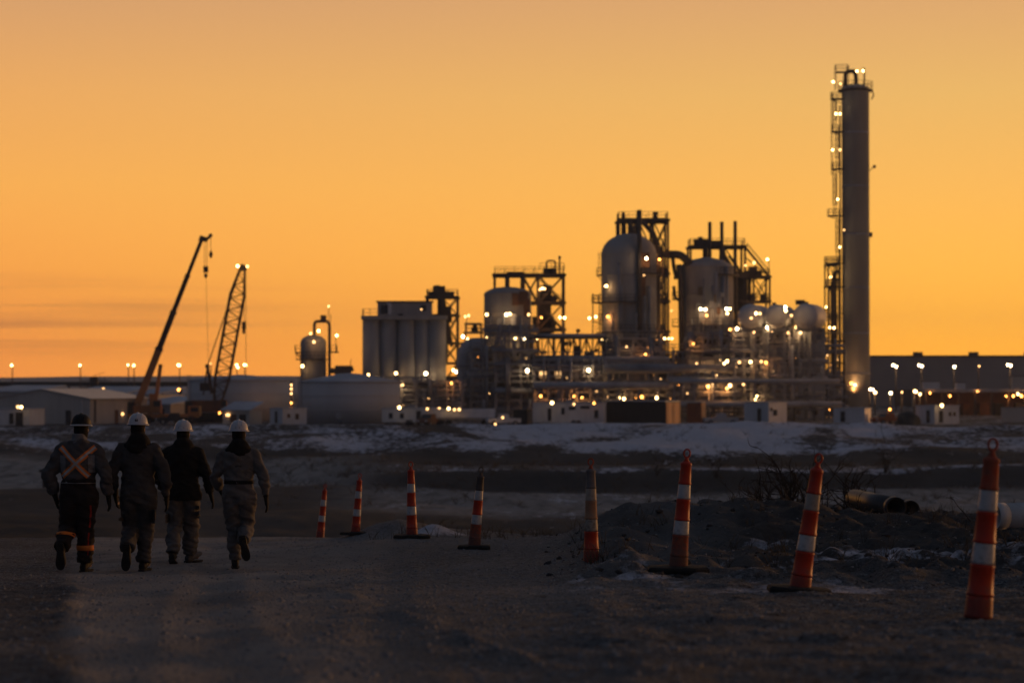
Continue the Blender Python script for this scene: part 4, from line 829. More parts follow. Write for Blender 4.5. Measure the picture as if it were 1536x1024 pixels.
lamps(lm_, 397.2, [(437, 577, 'D', .7), (437, 583, 'D', .8), (437, 590, 'D', .8), (437, 604, 'O', .7)])

# ------------------------------------------------------------------ boxes, trailers, sheds (corner construction)
def corner(name, lab, cat, c, l, rr, d, ang, group=None):
    a = R(ang); k = S(d); o = thing(name, lab, cat, (WX(c, d), d, PAD), group); o['_o'] = (0, 0, 0); o.rotation_euler = (0, 0, -a)
    return o, (c - l) * k / math.cos(a), max(1.2, (rr - c) * k / max(.05, math.sin(a)))
def trailer(lab, c, l, rr, yt, d, ang, wins=(), side=(), body='white', roof='roofsnow', name='site_trailer', cat='trailer', wheels=True, group='white site trailers', lmp=()):
    o, Lf, Ls = corner(name, lab, cat, c, l, rr, d, ang, group); H = WZ(yt, d) - PAD; zf = .45 if wheels else .12
    MB().box((-Lf / 2, Ls / 2, (H + zf) / 2), (Lf, Ls, H - zf)).build('body', body, o)
    MB().box((-Lf / 2, Ls / 2, H + .07), (Lf + .2, Ls + .2, .14)).build('roof', roof, o)
    for (t, z, w, h, kind) in wins:      # on the long face
        n = 'door' if kind == 'd' else 'window'
        p = MB().box((-Lf * (1 - t), -.03, zf + (H - zf) * z), (w, .06, h)).build(n, 'dark' if kind == 'd' else 'glass', o)
        if kind == 'd': MB().box((-Lf * (1 - t) + w * .35, -.09, zf + (H - zf) * z), (.06, .06, .18)).build('handle', 'steel2', p)
        else: MB().box((-Lf * (1 - t), -.08, zf + (H - zf) * z - h / 2 - .06), (w + .2, .08, .08)).build('sill', body, p)
    for (t, z, w, h, kind) in side:
        MB().box((.03, Ls * t, zf + (H - zf) * z), (.06, w, h)).build('door' if kind == 'd' else 'window', 'dark' if kind == 'd' else 'glass', o)
    if wheels:
        for t in (.35, .42): MB().lathe([(.1, -.12), (.42, -.12), (.42, .12), (.1, .12)], (-Lf * t, .12, .42), 16, M3=Matrix.Rotation(math.pi / 2, 3, 'X')).build('wheel', 'rubber', o)
        for t in (.06, .94): MB().box((-Lf * t, Ls * .5, .22), (.3, Ls * .8, .45)).build('support_leg', 'dark', o)
    if Lf > 5: MB().box((-Lf * .5, Ls * .5, H + .34), (1.1, .9, .4)).build('roof_unit', 'steel2', o)
    oo = o.location; 
    for (px, py, k, s) in lmp:
        p = W(px, py, d - 1.); me, le = lamp_meshes(k); q = Matrix.Rotation(R(ang), 3, 'Z') @ (p - oo)
        f = bpy.data.objects.new('floodlight', me); COL.objects.link(f); f.parent = o; f.location = q; f.scale = (s, s, s)
        g = bpy.data.objects.new('lens', le); COL.objects.link(g); g.parent = f
    return o, Lf, Ls, H
trailer('long white site trailer with door and small dark windows below the low pipe module', 905, 799, 912, 605, 362, 6, [(.24, .42, .55, 1.9, 'd'), (.43, .6, .5, 1.0, 'w'), (.56, .76, 1.0, .5, 'w'), (.74, .80, 1.4, .4, 'w'), (.90, .45, .6, 1.2, 'w')], lmp=[(828, 604, 'W', 1.1), (891, 604.5, 'O', .9), (861, 606, 'D', .8)])
trailer('short white site trailer with one dark door and a square end window', 1153, 1119, 1184, 604, 364, 42, [(.62, .42, .7, 2.1, 'd')], [(.35, .55, .9, .9, 'w'), (.15, .7, .5, .5, 'w')], wheels=False)
trailer('pale low site trailer just right of the foot of the tallest column', 1297, 1252, 1314, 613, 366, 18, [(.3, .5, .7, 1.6, 'd')], wheels=False)
trailer('white site trailer with a lamp on its roof under the long open canopy', 1402, 1379, 1444, 609, 368, 55, [(.65, .42, .7, 1.9, 'd')], [(.25, .42, .8, 1.8, 'd'), (.62, .55, .5, .6, 'w'), (.8, .55, .5, .6, 'w')], wheels=False, lmp=[(1413, 608, 'W', 1.2)])
trailer('small site trailer with a dark end and a white side right of the fourth worker', 424, 402, 458, 613, 366, 55, [(.5, .45, .7, 1.8, 'd')], [(.25, .55, .5, .6, 'w'), (.6, .5, .6, .9, 'w')], wheels=False)
trailer('low white site trailer at the foot of the wide tank with the lamp', 640, 572, 661, 613.5, 364, 12, [(.2, .5, .6, .8, 'w'), (.45, .5, .6, .8, 'w'), (.82, .42, .7, 1.8, 'd')], lmp=[(599, 611, 'W', 1.15), (641, 613, 'D', .9)])
trailer('white site trailer with dark doorway in front of the left gabled shed', 44, -18, 57, 614, 358, 14, [(.55, .42, .7, 1.6, 'd'), (.75, .4, 1.2, 2.0, 'd')], wheels=False, lmp=[(27, 610, 'D', 1.1), (32, 610.5, 'W', 1.)])
def container(lab, c, l, rr, yt, d, ang, front, sidem, roof):
    o, Lf, Ls = corner('shipping_container', lab, 'container', c, l, rr, d, ang, 'shipping containers'); H = WZ(yt, d) - PAD
    MB().box((-Lf / 2, Ls / 2 + .02, H / 2 + .03), (Lf - .1, Ls - .1, H - .1)).build('body', front, o)
    mb = MB(); n = int(Lf / .3)
    for i in range(n): mb.box((-Lf * (i + .5) / n, .045, H / 2), (Lf / n * .5, .05, H * .86))
    mb.build('corrugated_side', front, o)
    for q in (.27, .73): MB().box((.0, Ls * q, H / 2), (.06, Ls * .42, H * .88)).build('door', sidem, o)
    mb = MB()
    for t in (.16, .40, .6, .84): mb.bar((.06, Ls * t, .2), (.06, Ls * t, H - .2), .05)
    mb.build('locking_bar', 'steel2', o)
    mb = MB()
    for x in (-Lf + .08, -.08):
        for y in (.08, Ls - .08): mb.box((x, y, H / 2), (.17, .17, H))
    for z in (.09, H - .09):
        for y in (.08, Ls - .08): mb.box((-Lf / 2, y, z), (Lf - .3, .14, .16))
    mb.build('corner_frame', front, o)
    MB().box((-Lf / 2, Ls / 2, H + .05), (Lf, Ls, .1)).build('roof', roof, o); return o
container('long container with frosted roof, unlit side coloured dark and lit end orange, right of the white trailer', 998, 908, 1026, 602, 366, 20, 'dark', 'orange', 'roofsnow')  # light and shade put into the colours: unlit side dark, lit end orange
container('short orange container beside the long one', 1052, 1031, 1060, 605, 367, 22, 'orange', 'orange', 'brown')
container('dark low container left of the long white trailer', 791, 770, 798, 615, 372, 18, 'dark', 'dark', 'dark')

def shed():
    o, Lf, Ls = corner('gabled_shed', 'pale sheet metal shed with low gable behind the worker in the black helmet', 'shed', 135, -22, 197, 372, 21)
    k = S(372); H = WZ(598, 372) - PAD; HA = WZ(584, 372) - PAD
    vs = [(-Lf, 0, 0), (0, 0, 0), (0, 0, H), (-Lf / 2, 0, HA), (-Lf, 0, H)]; vb = [(x, Ls, z) for x, y, z in vs]
    MB().add(vs + vb, [(0, 1, 2, 3, 4), (9, 8, 7, 6, 5), (1, 6, 7, 2), (0, 4, 9, 5)]).build('wall', 'shed', o)
    sl = math.atan2(HA - H, Lf / 2); L = (Lf / 2 + .5) / math.cos(sl)
    for s in (1, -1):
        Mx = Matrix.Rotation(s * sl, 3, 'Y'); MB().box((-Lf / 2 + s * (Lf / 4 + .2), Ls / 2, (H + HA) / 2 + .04), (L, Ls + .6, .12), M3=Mx).build('roof_slope', 'shedroof', o)
    mb = MB(); n = int(Ls / .8)
    for i in range(n): mb.box((.03, Ls * (i + .5) / n, H / 2), (.06, .12, H - .1))
    mb.build('wall_rib', 'shed', o)
    p = MB().box((.05, Ls * .45, 1.1), (.1, 1., 2.1)).build('door', 'brown', o); MB().box((.12, Ls * .45 + .35, 1.05), (.06, .06, .2)).build('handle', 'steel2', p)
    MB().box((.06, Ls * .08, H * .5), (.1, .5, H * .9)).build('downpipe', 'steel', o)
    MB().box((-Lf * .55, -.06, 1.6), (3.2, .12, 3.2)).build('roller_door', 'shed', o)
    MB().box((-Lf * .22, -.06, 1.1), (.9, .12, 2.1)).build('door', 'dark', o)
    MB().box((-1.4, -.05, H * .5), (.25, .1, H * .96)).build('corner_trim', 'shedroof', o)
    p = MB().box((.1, Ls * .55, 1.5), (.16, .3, .3)).build('wall_lamp', 'lampD', o)
shed()
for (c, l, rr, yt, d, ang, lab) in ((232, 196, 268, 592, 440, 30, 'low frosted roof shed behind the telescopic crane'), (190, 100, 215, 590, 470, 15, 'low frosted roof shed far behind the left gabled shed'), (50, -30, 75, 588, 480, 12, 'low frosted roof shed behind the trestle at the far left'), (256, 200, 300, 607, 420, 20, 'low dark shed between the telescopic crane and the wide tank'), (374, 333, 388, 616, 372, 16, 'low workshop with bright frosted roof behind the fourth worker')):
    o, Lf, Ls = corner('low_shed', lab, 'shed', c, l, rr, d, ang, 'low sheds'); H = WZ(yt, d) - PAD
    MB().box((-Lf / 2, Ls / 2, H / 2), (Lf, Ls, H)).build('wall', 'shed' if 'dark' not in lab else 'ware', o)
    MB().add([(-Lf - .3, -.3, H), (.3, -.3, H), (.3, Ls + .3, H + 1.2), (-Lf - .3, Ls + .3, H + 1.2), (-Lf - .3, -.3, H + .2), (.3, -.3, H + .2), (.3, Ls + .3, H + 1.4), (-Lf - .3, Ls + .3, H + 1.4)], [(0, 3, 2, 1), (4, 5, 6, 7), (0, 1, 5, 4), (1, 2, 6, 5), (2, 3, 7, 6), (3, 0, 4, 7)]).build('roof', 'roofsnow', o)
    for t in (.25, .6): MB().box((-Lf * t, -.04, H * .45), (1.1, .08, H * .6)).build('door', 'dark' if t < .5 else 'brown', o)
    if 'workshop' in lab: MB().box((-Lf * .8, -.1, H * .7), (.5, .2, .3)).build('wall_lamp', 'lampD', o)

# ------------------------------------------------------------------ vehicles on the pad
def pickup(lab, q, d, ang, col, seed=0):
    o = thing('pickup_truck', lab, 'pickup truck', (WX(q, d), d, PAD), 'pickup trucks on the pad'); o['_o'] = (0, 0, 0); o.rotation_euler = (0, 0, R(ang))
    def slab(pts, w, name, m):
        vs = [(x, -w, z) for x, z in pts] + [(x, w, z) for x, z in pts]; n = len(pts)
        return MB().add(vs, [tuple(range(n))[::-1], tuple(range(n, 2 * n))] + [(i, (i + 1) % n, n + (i + 1) % n, n + i) for i in range(n)]).build(name, m, o)
    slab([(-2.7, .5), (2.6, .5), (2.65, .9), (2.45, 1.08), (1.1, 1.15), (-2.7, 1.12)], .95, 'body', col)
    c = slab([(-.9, 1.1), (1.15, 1.13), (.55, 1.75), (-.7, 1.8)], .82, 'cab', col)
    MB().add([(.62, -.84, 1.2), (-.75, -.84, 1.2), (-.6, -.84, 1.68), (.42, -.84, 1.66)], [(0, 1, 2, 3)]).build('side_window', 'glass', c)
    MB().add([(1.14, -.7, 1.18), (1.14, .7, 1.18), (.62, .68, 1.72), (.62, -.68, 1.72)], [(0, 1, 2, 3)]).build('windscreen', 'glass', c)
    for x in (-1.75, 1.7):
        for y in (-.86, .86):
            w = MB().lathe([(.2, -.12), (.40, -.12), (.40, .12), (.2, .12)], (x, y, .4), 20, M3=Matrix.Rotation(math.pi / 2, 3, 'X')).build('wheel', 'rubber', o)
            MB().lathe([(.03, -.13), (.22, -.13), (.22, .13), (.03, .13)], (x, y, .4), 14, M3=Matrix.Rotation(math.pi / 2, 3, 'X')).build('rim', 'steel2', w)
    for y in (-.65, .65): MB().box((2.64, y, .82), (.08, .35, .18)).build('headlight', 'white', o); 
    for y in (-.75, .75): MB().box((-2.71, y, .9), (.06, .2, .3)).build('taillight', 'orange', o)
pickup('rust red pickup truck parked right of the low white trailer by the tank', 643, 358, 250, 'brown')
pickup('white pickup truck parked left of the dark low container', 753, 360, 205, 'white')
pickup('pale pickup truck parked between the orange container and the short white trailer', 1080, 368, 190, 'tank')
pickup('orange pickup truck parked beside the tarped heap right of the tallest column', 1330, 370, 215, 'orange')
pickup('dark pickup truck parked behind the second and third workers', 262, 372, 185, 'dark')
fl = thing('flatbed_trailer', 'long low white flatbed trailer parked right of the rust red pickup', 'flatbed trailer', (WX(696, 360), 360, PAD))
MB().box((WX(696, 360), 360, PAD + 1.9), (9.2, 2.4, 1.3)).build('cargo_cover', 'white', fl)
MB().box((WX(696, 360), 360, PAD + 1.1), (9.6, 2.3, .25)).build('deck', 'steel2', fl)
for x in (-3.4, -2.3, 3.0):
    for y in (-1, 1): MB().lathe([(.2, -.15), (.48, -.15), (.48, .15), (.2, .15)], (WX(696, 360) + x, 360 + y, PAD + .48), 18, M3=Matrix.Rotation(math.pi / 2, 3, 'X')).build('wheel', 'rubber', fl)
lamps(fl, 358, [(659, 612, 'D', .7), (673, 612.4, 'W', 1.), (681.7, 614, 'D', .9), (688.8, 614, 'D', 1.), (743, 636, 'D', .8), (754, 626, 'D', .8)], gl=False)
hp = MB(); vs = []; n = 18
for i in range(9):
    a = i / 8 * math.pi / 2
    for j in range(n): b = 2 * math.pi * j / n; rr = 1.9 * math.cos(a) * (1 + .12 * math.sin(3 * b + i)); vs.append((WX(1361, 366) + rr * math.cos(b), 366 + rr * math.sin(b), PAD - .05 + 2.2 * math.sin(a) ** .8))
hp.add(vs, [(i * n + j, i * n + (j + 1) % n, (i + 1) * n + (j + 1) % n, (i + 1) * n + j) for i in range(8) for j in range(n)], True)
tag(hp.build('tarped_heap', 'dark', None, (WX(1361, 366), 366, PAD)), 'dark tarped heap between the orange pickup and the white trailer', 'heap')

# ------------------------------------------------------------------ cranes
def telescopic():
    d = 384; k = S(d); P = lambda px, py, y=0: W(px, py, d) + Vector((0, y, 0))
    o = thing('telescopic_crane', 'orange mobile crane with long dark telescopic boom raised to the right', 'mobile crane', (WX(225, d), d, PAD)); b = P(206, 607); z = PAD
    x0 = WX(196, d); MB().box((x0 + 5, d, z + 1.15), (11.5, 2.7, .6)).build('chassis', 'crane', o)
    MB().box((x0 + 10.2, d, z + 1.9), (1.8, 2.5, 1.6)).build('driver_cab', 'crane', o)
    MB().box((x0 + 10.3, d - 1.27, z + 2.2), (1.2, .06, .7)).build('cab_window', 'glass', o)
    for i in range(5):
        for y in (-1.15, 1.15):
            w = MB().lathe([(.25, -.2), (.62, -.2), (.62, .2), (.25, .2)], (x0 + .8 + i * 2.25, d + y, z + .62), 20, M3=Matrix.Rotation(math.pi / 2, 3, 'X')).build('wheel', 'rubber', o)
    MB().box((x0 + 2.6, d, z + 2.2), (4.6, 2.6, 1.2)).build('superstructure', 'crane', o)
    MB().box((x0 - .1, d, z + 2.4), (1.5, 2.7, 1.9)).build('counterweight', 'dark', o)
    c = MB().box((x0 + 4.2, d - 1.5, z + 2.8), (1.7, 1., 1.8)).build('crane_cab', 'crane', o); MB().box((x0 + 4.5, d - 2.02, z + 3.1), (1.1, .05, .9)).build('cab_window', 'glass', c)
    for x in (1.5, 9):
        for y in (-2.6, 2.6): mb = MB(); mb.bar((x0 + x, d + y * .4, z + 1.1), (x0 + x, d + y, z + 1.1), .3); mb.bar((x0 + x, d + y, z + 1.1), (x0 + x, d + y, z + .06), .25); mb.box((x0 + x, d + y, z + .06), (.8, .8, .1)); mb.build('outrigger', 'crane', o)
    t = P(303, 358); D = t - b; ks = [0, .34, .56, .78, 1]; ws = [10, 8.2, 6.6, 5.2]
    for i in range(4): MB().bar(b + D * max(0, ks[i] - .02), b + D * ks[i + 1], ws[i] * k * .8, ws[i] * k).build('boom_section', 'crane' if i == 0 else 'boom', o)  # lamplight on the lowest section is put into its orange colour
    for i in (1, 2, 3): p = b + D * ks[i]; n = D.normalized(); MB().bar(p - n * .35, p + n * .1, ws[i - 1] * k * .95, ws[i - 1] * k * 1.12).build('boom_collar', 'boom', o)
    MB().bar(P(233, 607), P(241, 546), .55).build('luffing_cylinder', 'crane', o); MB().bar(P(228, 607), P(228, 590), .8).build('cylinder_mount', 'crane', o)
    mb = MB(); mb.bar(P(301, 362), P(304, 354), .9, .7); mb.bar(P(302, 356), P(310, 360), .5); mb.bar(P(309, 360), P(317, 352.5), .42); mb.lathe([(.05, -.2), (.42, -.2), (.42, .2), (.05, .2)], P(308, 359), 14, M3=Matrix.Rotation(math.pi / 2, 3, 'X')); mb.lathe([(.05, -.15), (.3, -.15), (.3, .15), (.05, .15)], P(316, 353), 12, M3=Matrix.Rotation(math.pi / 2, 3, 'X')); mb.build('boom_head', 'boom', o)
    for q in (307, 310.5): MB().tube(P(q, 359), P(q - .3, 400), .045, 6).build('hoist_rope', 'rope', o)
    mb = MB(); p = P(308.7, 404); mb.box(p, (.75, .4, 1.)); mb.lathe([(.05, -1.), (.2, -.9), (.28, -.6), (.3, -.3)], p + Vector((0, 0, -.4)), 10); mb.build('hook_block', 'dark', o)
    MB().tube(P(316.2, 354), P(316.4, 379), .045, 6).build('hoist_rope', 'rope', o); MB().lathe([(.05, -.7), (.25, -.5), (.3, -.1), (.2, .3), (.05, .5)], P(316.4, 380.5), 10).build('ball_hook', 'dark', o)
    MB().tube(P(309, 409), P(312.5, 545), .03, 5).build('tag_line', 'rope', o)
    MB().path([P(204, 596), P(260, 470), P(301, 357)], .03, 5).build('rope', 'rope', o)
    lamps(o, d - 2, [(268, 584, 'O', 1.0)])
telescopic()
def lattice():
    d = 392; k = S(d); P = lambda px, py, y=0.: W(px, py, d) + Vector((0, y, 0)); z = PAD
    o = thing('crawler_crane', 'crawler crane with pale lattice boom and two lamps at its tip', 'crawler crane', (WX(322, d), d, PAD)); xc = WX(318, d)
    for y in (-2.1, 2.1): 
        n = 20; pts = []
        mb = MB(); pr = [(-3.2 + .6 * math.cos(a), .62 + .6 * math.sin(a)) for a in [math.pi / 2 + math.pi * i / 8 for i in range(9)]] + [(3.2 + .6 * math.cos(a), .62 + .6 * math.sin(a)) for a in [-math.pi / 2 + math.pi * i / 8 for i in range(9)]]
        vs = [(xc + px_, d + y - .45, z + pz) for px_, pz in pr] + [(xc + px_, d + y + .45, z + pz) for px_, pz in pr]; m_ = len(pr)
        mb.add(vs, [tuple(range(m_)), tuple(range(m_, 2 * m_))[::-1]] + [(i, i + m_, (i + 1) % m_ + m_, (i + 1) % m_) for i in range(m_)]); mb.build('crawler_track', 'rubber', o)
    MB().box((xc, d, z + 1.2), (3.4, 3.4, .7)).build('car_body', 'dark', o)
    MB().box((xc - .6, d, z + 2.6), (5.6, 2.8, 1.9)).build('machinery_house', 'brown', o)
    MB().box((xc - 3.6, d, z + 2.4), (1.2, 3., 2.2)).build('counterweight', 'dark', o)
    c = MB().box((xc + 1.9, d - 1.6, z + 2.7), (1.4, 1.1, 1.9)).build('cab', 'brown', o); MB().box((xc + 2.2, d - 2.17, z + 3.0), (.8, .05, .9)).build('cab_window', 'glass', c)
    # boom: four chords with lacing
    foot = P(326, 606); ax = P(363.5, 402); pts = [(0, .5), (.19, 1.0), (.80, 1.0), (1., .32)]
    D = (ax - foot); n = D.normalized(); sd = Vector((0, 1, 0)); up = sd.cross(n).normalized()
    def chord(t, i, j):
        w = np.interp(t, [a for a, b_ in pts], [b_ for a, b_ in pts]) * 10.5 * k
        return foot + D * t + up * (w * i) + sd * (w * .9 * j)
    for i in (-1, 1):
        for j in (-1, 1): MB().path([chord(t, i, j) for t, _ in pts], .13, 6, smooth=False).build('boom_chord', 'boom', o)
    N_ = 22
    for (fa, fb) in (((-1, -1), (1, -1)), ((-1, 1), (1, 1)), ((-1, -1), (-1, 1)), ((1, -1), (1, 1))):
        mb = MB()
        for s in range(N_):
            a, b_ = (fa, fb) if s % 2 else (fb, fa); mb.bar(chord(s / N_, *a), chord((s + 1) / N_, *b_), .085)
            mb.bar(chord(s / N_, *fa), chord(s / N_, *fb), .07)
        mb.build('boom_lacing', 'boom', o)
    mb = MB(); mb.bar(P(361, 405), P(365.5, 397), .9, .7); mb.lathe([(.05, -.2), (.5, -.2), (.5, .2), (.05, .2)], P(366, 402), 14, M3=Matrix.Rotation(math.pi / 2, 3, 'X')); mb.build('boom_head', 'dark', o)
    for y in (-1, 1): MB().bar(P(318, 590, y), P(311, 548, y * .6), .25).build('mast', 'boom', o)
    MB().bar(P(305, 592), P(311, 549), .22).build('mast_strut', 'boom', o)
    mb = MB(); mb.box(P(308, 580), (1.6, 1.6, 1.3)); mb.box(P(311, 549), (.5, 1.6, .6)); mb.build('winch', 'dark', o)
    for y in (-.5, .5): MB().tube(P(311.5, 548, y), P(361, 403, y), .05, 5).build('pendant_rope', 'rope', o)
    for q in (366, 369): MB().tube(P(q, 402), P(q, 484 if q < 368 else 566), .04, 5).build('hoist_rope', 'rope', o)
    mb = MB(); p = P(365.7, 488); mb.box(p, (.55, .4, 1.2)); mb.lathe([(.05, -1.), (.2, -.9), (.26, -.5), (.2, -.2)], p + Vector((0, 0, -.4)), 10); mb.build('hook_block', 'dark', o)
    lamps(o, d - 1.5, [(356.5, 399, 'W', 1.1), (371, 399.5, 'D', 1.1), (329.5, 620, 'O', 1.2), (344, 611, 'D', 1.1), (308.5, 631, 'D', .9)])
lattice()

# ------------------------------------------------------------------ lamp poles
def pole(q, py, d, lab, k='W', s=1.15, two=None, grp='lamp poles left of the plant'):
    p = W(q, py, d); o = thing('lamp_pole', lab, 'lamp pole', (p.x, d + .6, PAD), grp)
    MB().path([(p.x, d + .6, PAD), (p.x, d + .6, p.z + .3)], [.17, .10], 8).build('pole', 'steel', o)
    MB().box((p.x, d + .6, PAD + .15), (.6, .6, .3)).build('base', 'concrete', o)
    if two is not None: MB().bar((p.x - .3, d + .6, p.z), (WX(two[0], d) + .2, d + .6, W(*two, d).z), .09).build('crossarm', 'steel', o)
    lamp(o, q, py, d, k, s)
    if two is not None: lamp(o, two[0], two[1], d, k, s * .92)
pole(17.7, 547.6, 505, 'lamp pole standing at the far left above the gabled shed')
pole(120, 547.6, 508, 'lamp pole with dark box tank to its right', s=1.05)
pole(192, 547.2, 520, 'paler lamp pole of the close pair left of the telescopic boom', s=.95)
pole(200.5, 548, 500, 'brighter lamp pole of the close pair left of the telescopic boom')
pole(269, 547.6, 500, 'lamp pole between the two cranes', s=1.2, two=(267, 547.4))
pole(316, 545, 560, 'faint lamp pole beside the lattice crane mast', 'D', .7)
pole(355, 547, 505, 'lamp pole with two stacked lamps right of the lattice boom', s=1.1, two=(357, 551))
pole(366.5, 547, 512, 'lamp pole behind the hanging hoist rope of the lattice crane', s=1.1, two=(369, 547.4))
g2 = 'lamp poles before the long warehouse'
pole(1344.4, 549.6, 500, 'twin lamp pole nearest the tallest column before the warehouse wall', two=(1339.7, 547.5), grp=g2, k='B')
pole(1382.8, 549, 503, 'twin lamp pole second from the tallest column before the warehouse wall', two=(1378.6, 547.5), grp=g2, k='B')
pole(1431.7, 550, 500, 'single bright lamp pole in the middle of the warehouse wall', s=1.25, grp=g2, k='B')
pole(1468.6, 549, 520, 'single dim lamp pole before the warehouse wall', 'D', .9, grp=g2)
pole(1516, 548, 500, 'twin lamp pole at the far right end before the warehouse wall', two=(1511.7, 547), grp=g2, k='B')
g3 = 'short yard lamps right of the column'
for (q, py, k, s, two, lab) in ((1305.4, 583.6, 'B', 1., (1309, 584), 'short twin yard lamp touching the foot of the tallest column'), (1313, 588.5, 'W', 1.2, None, 'short yard lamp a step right of the tallest column'), (1336, 589.4, 'B', 1.1, None, 'short bright yard lamp above the orange pickup'), (1353, 588, 'D', .8, None, 'short dim yard lamp above the tarped heap'), (1372, 586.5, 'W', 1.2, (1374, 587), 'short yard lamp left of the open canopy'), (1380, 591, 'W', 1., None, 'short yard lamp at the corner of the open canopy'), (1334.7, 613.7, 'O', .9, None, 'low amber lamp post beside the orange pickup')):
    pole(q, py, 452 if py < 600 else 375, lab, k, s, two, g3)
pole(552.6, 562, 396 + 18, 'short lamp pole rising behind the roof of the tank with the lamp', 'W', .95, grp='lamp poles left of the plant')
pole(155, 583, 455, 'short dim lamp pole behind the gabled shed roof', 'D', 1.1)

# ------------------------------------------------------------------ background buildings
def warehouse():
    d = 650; o = thing('long_warehouse', 'very long flat roofed warehouse behind the row of twin lamps at the right', 'warehouse', (WX(1304, d), d, PAD)); o['_o'] = (0, 0, 0); o.rotation_euler = (0, 0, R(-2.2))
    L = 75; H = WZ(535, d) - PAD
    MB().box((L / 2, 12, H / 2), (L, 24, H)).build('wall', 'ware', o); MB().box((L / 2, 12, H + .2), (L + .8, 24.8, .4)).build('roof', 'steel', o)
    for i in range(5): MB().box((9 + i * 14, -.08, 2.2), (4.5, .16, 4.4)).build('loading_door', 'dark' if i % 2 else 'steel', o)
    for i in range(60): MB().box((.6 + i * 1.25, -.03, H * .5), (.16, .06, H * .98)).build('cladding_rib', 'ware', o)
    for i in range(4): MB().box((14 + i * 15, 8, H + .9), (2.4, 2.4, 1.)).build('roof_vent', 'steel', o)
warehouse()
def canopy():
    d = 470; o = thing('open_canopy', 'long open sided canopy with pale roof edge and back wall coloured brown for sodium light', 'canopy', (WX(1470, d), d, PAD)); a, b = WX(1386, d), WX(1590, d); zt = WZ(583.5, d)
    MB().box(((a + b) / 2, d + 6, zt - .25), (b - a, 12, .5)).build('roof', 'alu', o)
    for i in range(9): MB().bar((a + .4 + (b - a - .8) * i / 8, d + .4, PAD), (a + .4 + (b - a - .8) * i / 8, d + .4, zt - .5), .35).build('post', 'steel', o)
    MB().box(((a + b) / 2, d + 11.5, (PAD + zt) / 2 - .3), (b - a - .5, .4, zt - PAD - .7)).build('back_wall', 'brown', o)  # brown of the back wall stands in for sodium light on it
    for i in range(7): MB().box((a + 3 + i * 3.3, d + 6 + rnd.uniform(-3, 3), PAD + 1.), (2., 2., 2. + rnd.random())).build('stacked_crate', rnd.choice(['brown', 'dark', 'orange']), o)
    lamps(o, d + .2, [(1425, 593.5, 'O', 1.0), (1395, 589, 'O', .9), (1466, 585, 'O', .7), (1520, 593.5, 'O', 1.1), (1527, 590.6, 'W', 1.1), (1532, 593.5, 'O', 1.4), (1509, 594, 'O', .8)])
    w = thing('low_wall', 'pale low concrete wall at the right edge below the open canopy', 'wall', (WX(1525, 385), 385, PAD)); MB().box((WX(1530, 385), 385, PAD + 1.2), (6, .4, 2.4)).build('panel', 'shed', w); MB().box((WX(1530, 385), 385, PAD + 2.46), (6.1, .5, .12)).build('coping', 'concrete', w)
    for (q, py, w_, h, mt, lab) in ((1397, 574, 25, 3.5, 'white', 'pale site cabin roof showing above the canopy left end'), (1442, 577, 12, 6, 'white', 'small pale cabin beside the dim lamp pole'), (1530, 567, 22, 5, 'shed', 'pale sheet building before the warehouse at the right edge')):
        c = thing('yard_cabin', lab, 'cabin', (WX(q, 560), 560, PAD), 'cabins before the warehouse'); z1 = WZ(py - h / 2, 560)
        MB().box((WX(q, 560), 562, (PAD + z1) / 2), (w_ * S(560), 4, z1 - PAD)).build('wall', mt, c); MB().box((WX(q, 560), 562, z1 + .08), (w_ * S(560) + .3, 4.3, .16)).build('roof', 'steel', c)
        MB().box((WX(q, 560), 559.95, PAD + 1.2), (1., .1, 2.)).build('door', 'dark', c)
canopy()
def trestle():
    d = 560; o = thing('pipe_trestle', 'long dark pipe trestle running along the horizon at the left', 'pipe trestle', (WX(130, d), d, PAD)); a, b = WX(-120, d), WX(300, d)
    for (py, r) in ((574, .28), (576.3, .33)): MB().tube((a, d, WZ(py, d)), (b, d, WZ(py, d)), r, 8).build('pipe', 'dark', o)
    MB().box(((a + b) / 2, d, WZ(578, d)), (b - a, 2, .3)).build('beam', 'dark', o)
    for i in range(16): MB().bar((a + (b - a) * i / 15, d, PAD), (a + (b - a) * i / 15, d, WZ(578, d)), .35).build('post', 'steel', o)
    t = thing('raised_tank', 'dark box tank with thin masts standing above the trestle at the left', 'tank', (WX(141, 550), 550, PAD)); 
    mb = MB(); mb.lathe([(.9, 0), (1.0, .2), (1.0, 2.), (.7, 2.3), (.05, 2.4)], (WX(141, 550), 550, WZ(580, 550)), 16); mb.build('tank_body', 'dark', t)
    frame(t, [124, 135, 148, 164], [581, 570.5], 551, 4, w=.16, base=PAD)
    for (q, py) in ((143, 560), (150, 564), (157, 566)): MB().bar((WX(q, 550), 550, WZ(571, 550)), (WX(q, 550), 550, WZ(py, 550)), .1).build('mast', 'steel', t)
    MB().bar((WX(146, 550), 550, WZ(562, 550)), (WX(158, 550), 550, WZ(558, 550)), .1).build('mast_arm', 'steel', t)
trestle()
def hills():
    n = 160; a = np.linspace(-1.9, 1.9, n); vs = []; d = 1700.
    top = (11.5 + 3.0 * fbm(a * 9, a * 0, s=40, n=4)) * np.interp(a, [-1.9, -.25, -.1, -.05], [1, 1, .85, .8])
    fs = []
    for i in range(n):
        for (dd, zz) in ((d, PAD - 1), (d + 350, PAD + top[i]), (d + 850, PAD - 1)): vs.append((a[i] * dd, dd, zz))
    for i in range(n - 1):
        for j in range(2): fs.append((i * 3 + j, i * 3 + 3 + j, i * 3 + 4 + j, i * 3 + 1 + j))
    o = MB().add(vs, fs, True).build('hills', mat('far_snowy_hills', (.30, .27, .27), .9, scale=.002), None, (0, 0, 0)); tag(o, 'low pale hills on the horizon', kind='structure')
hills()
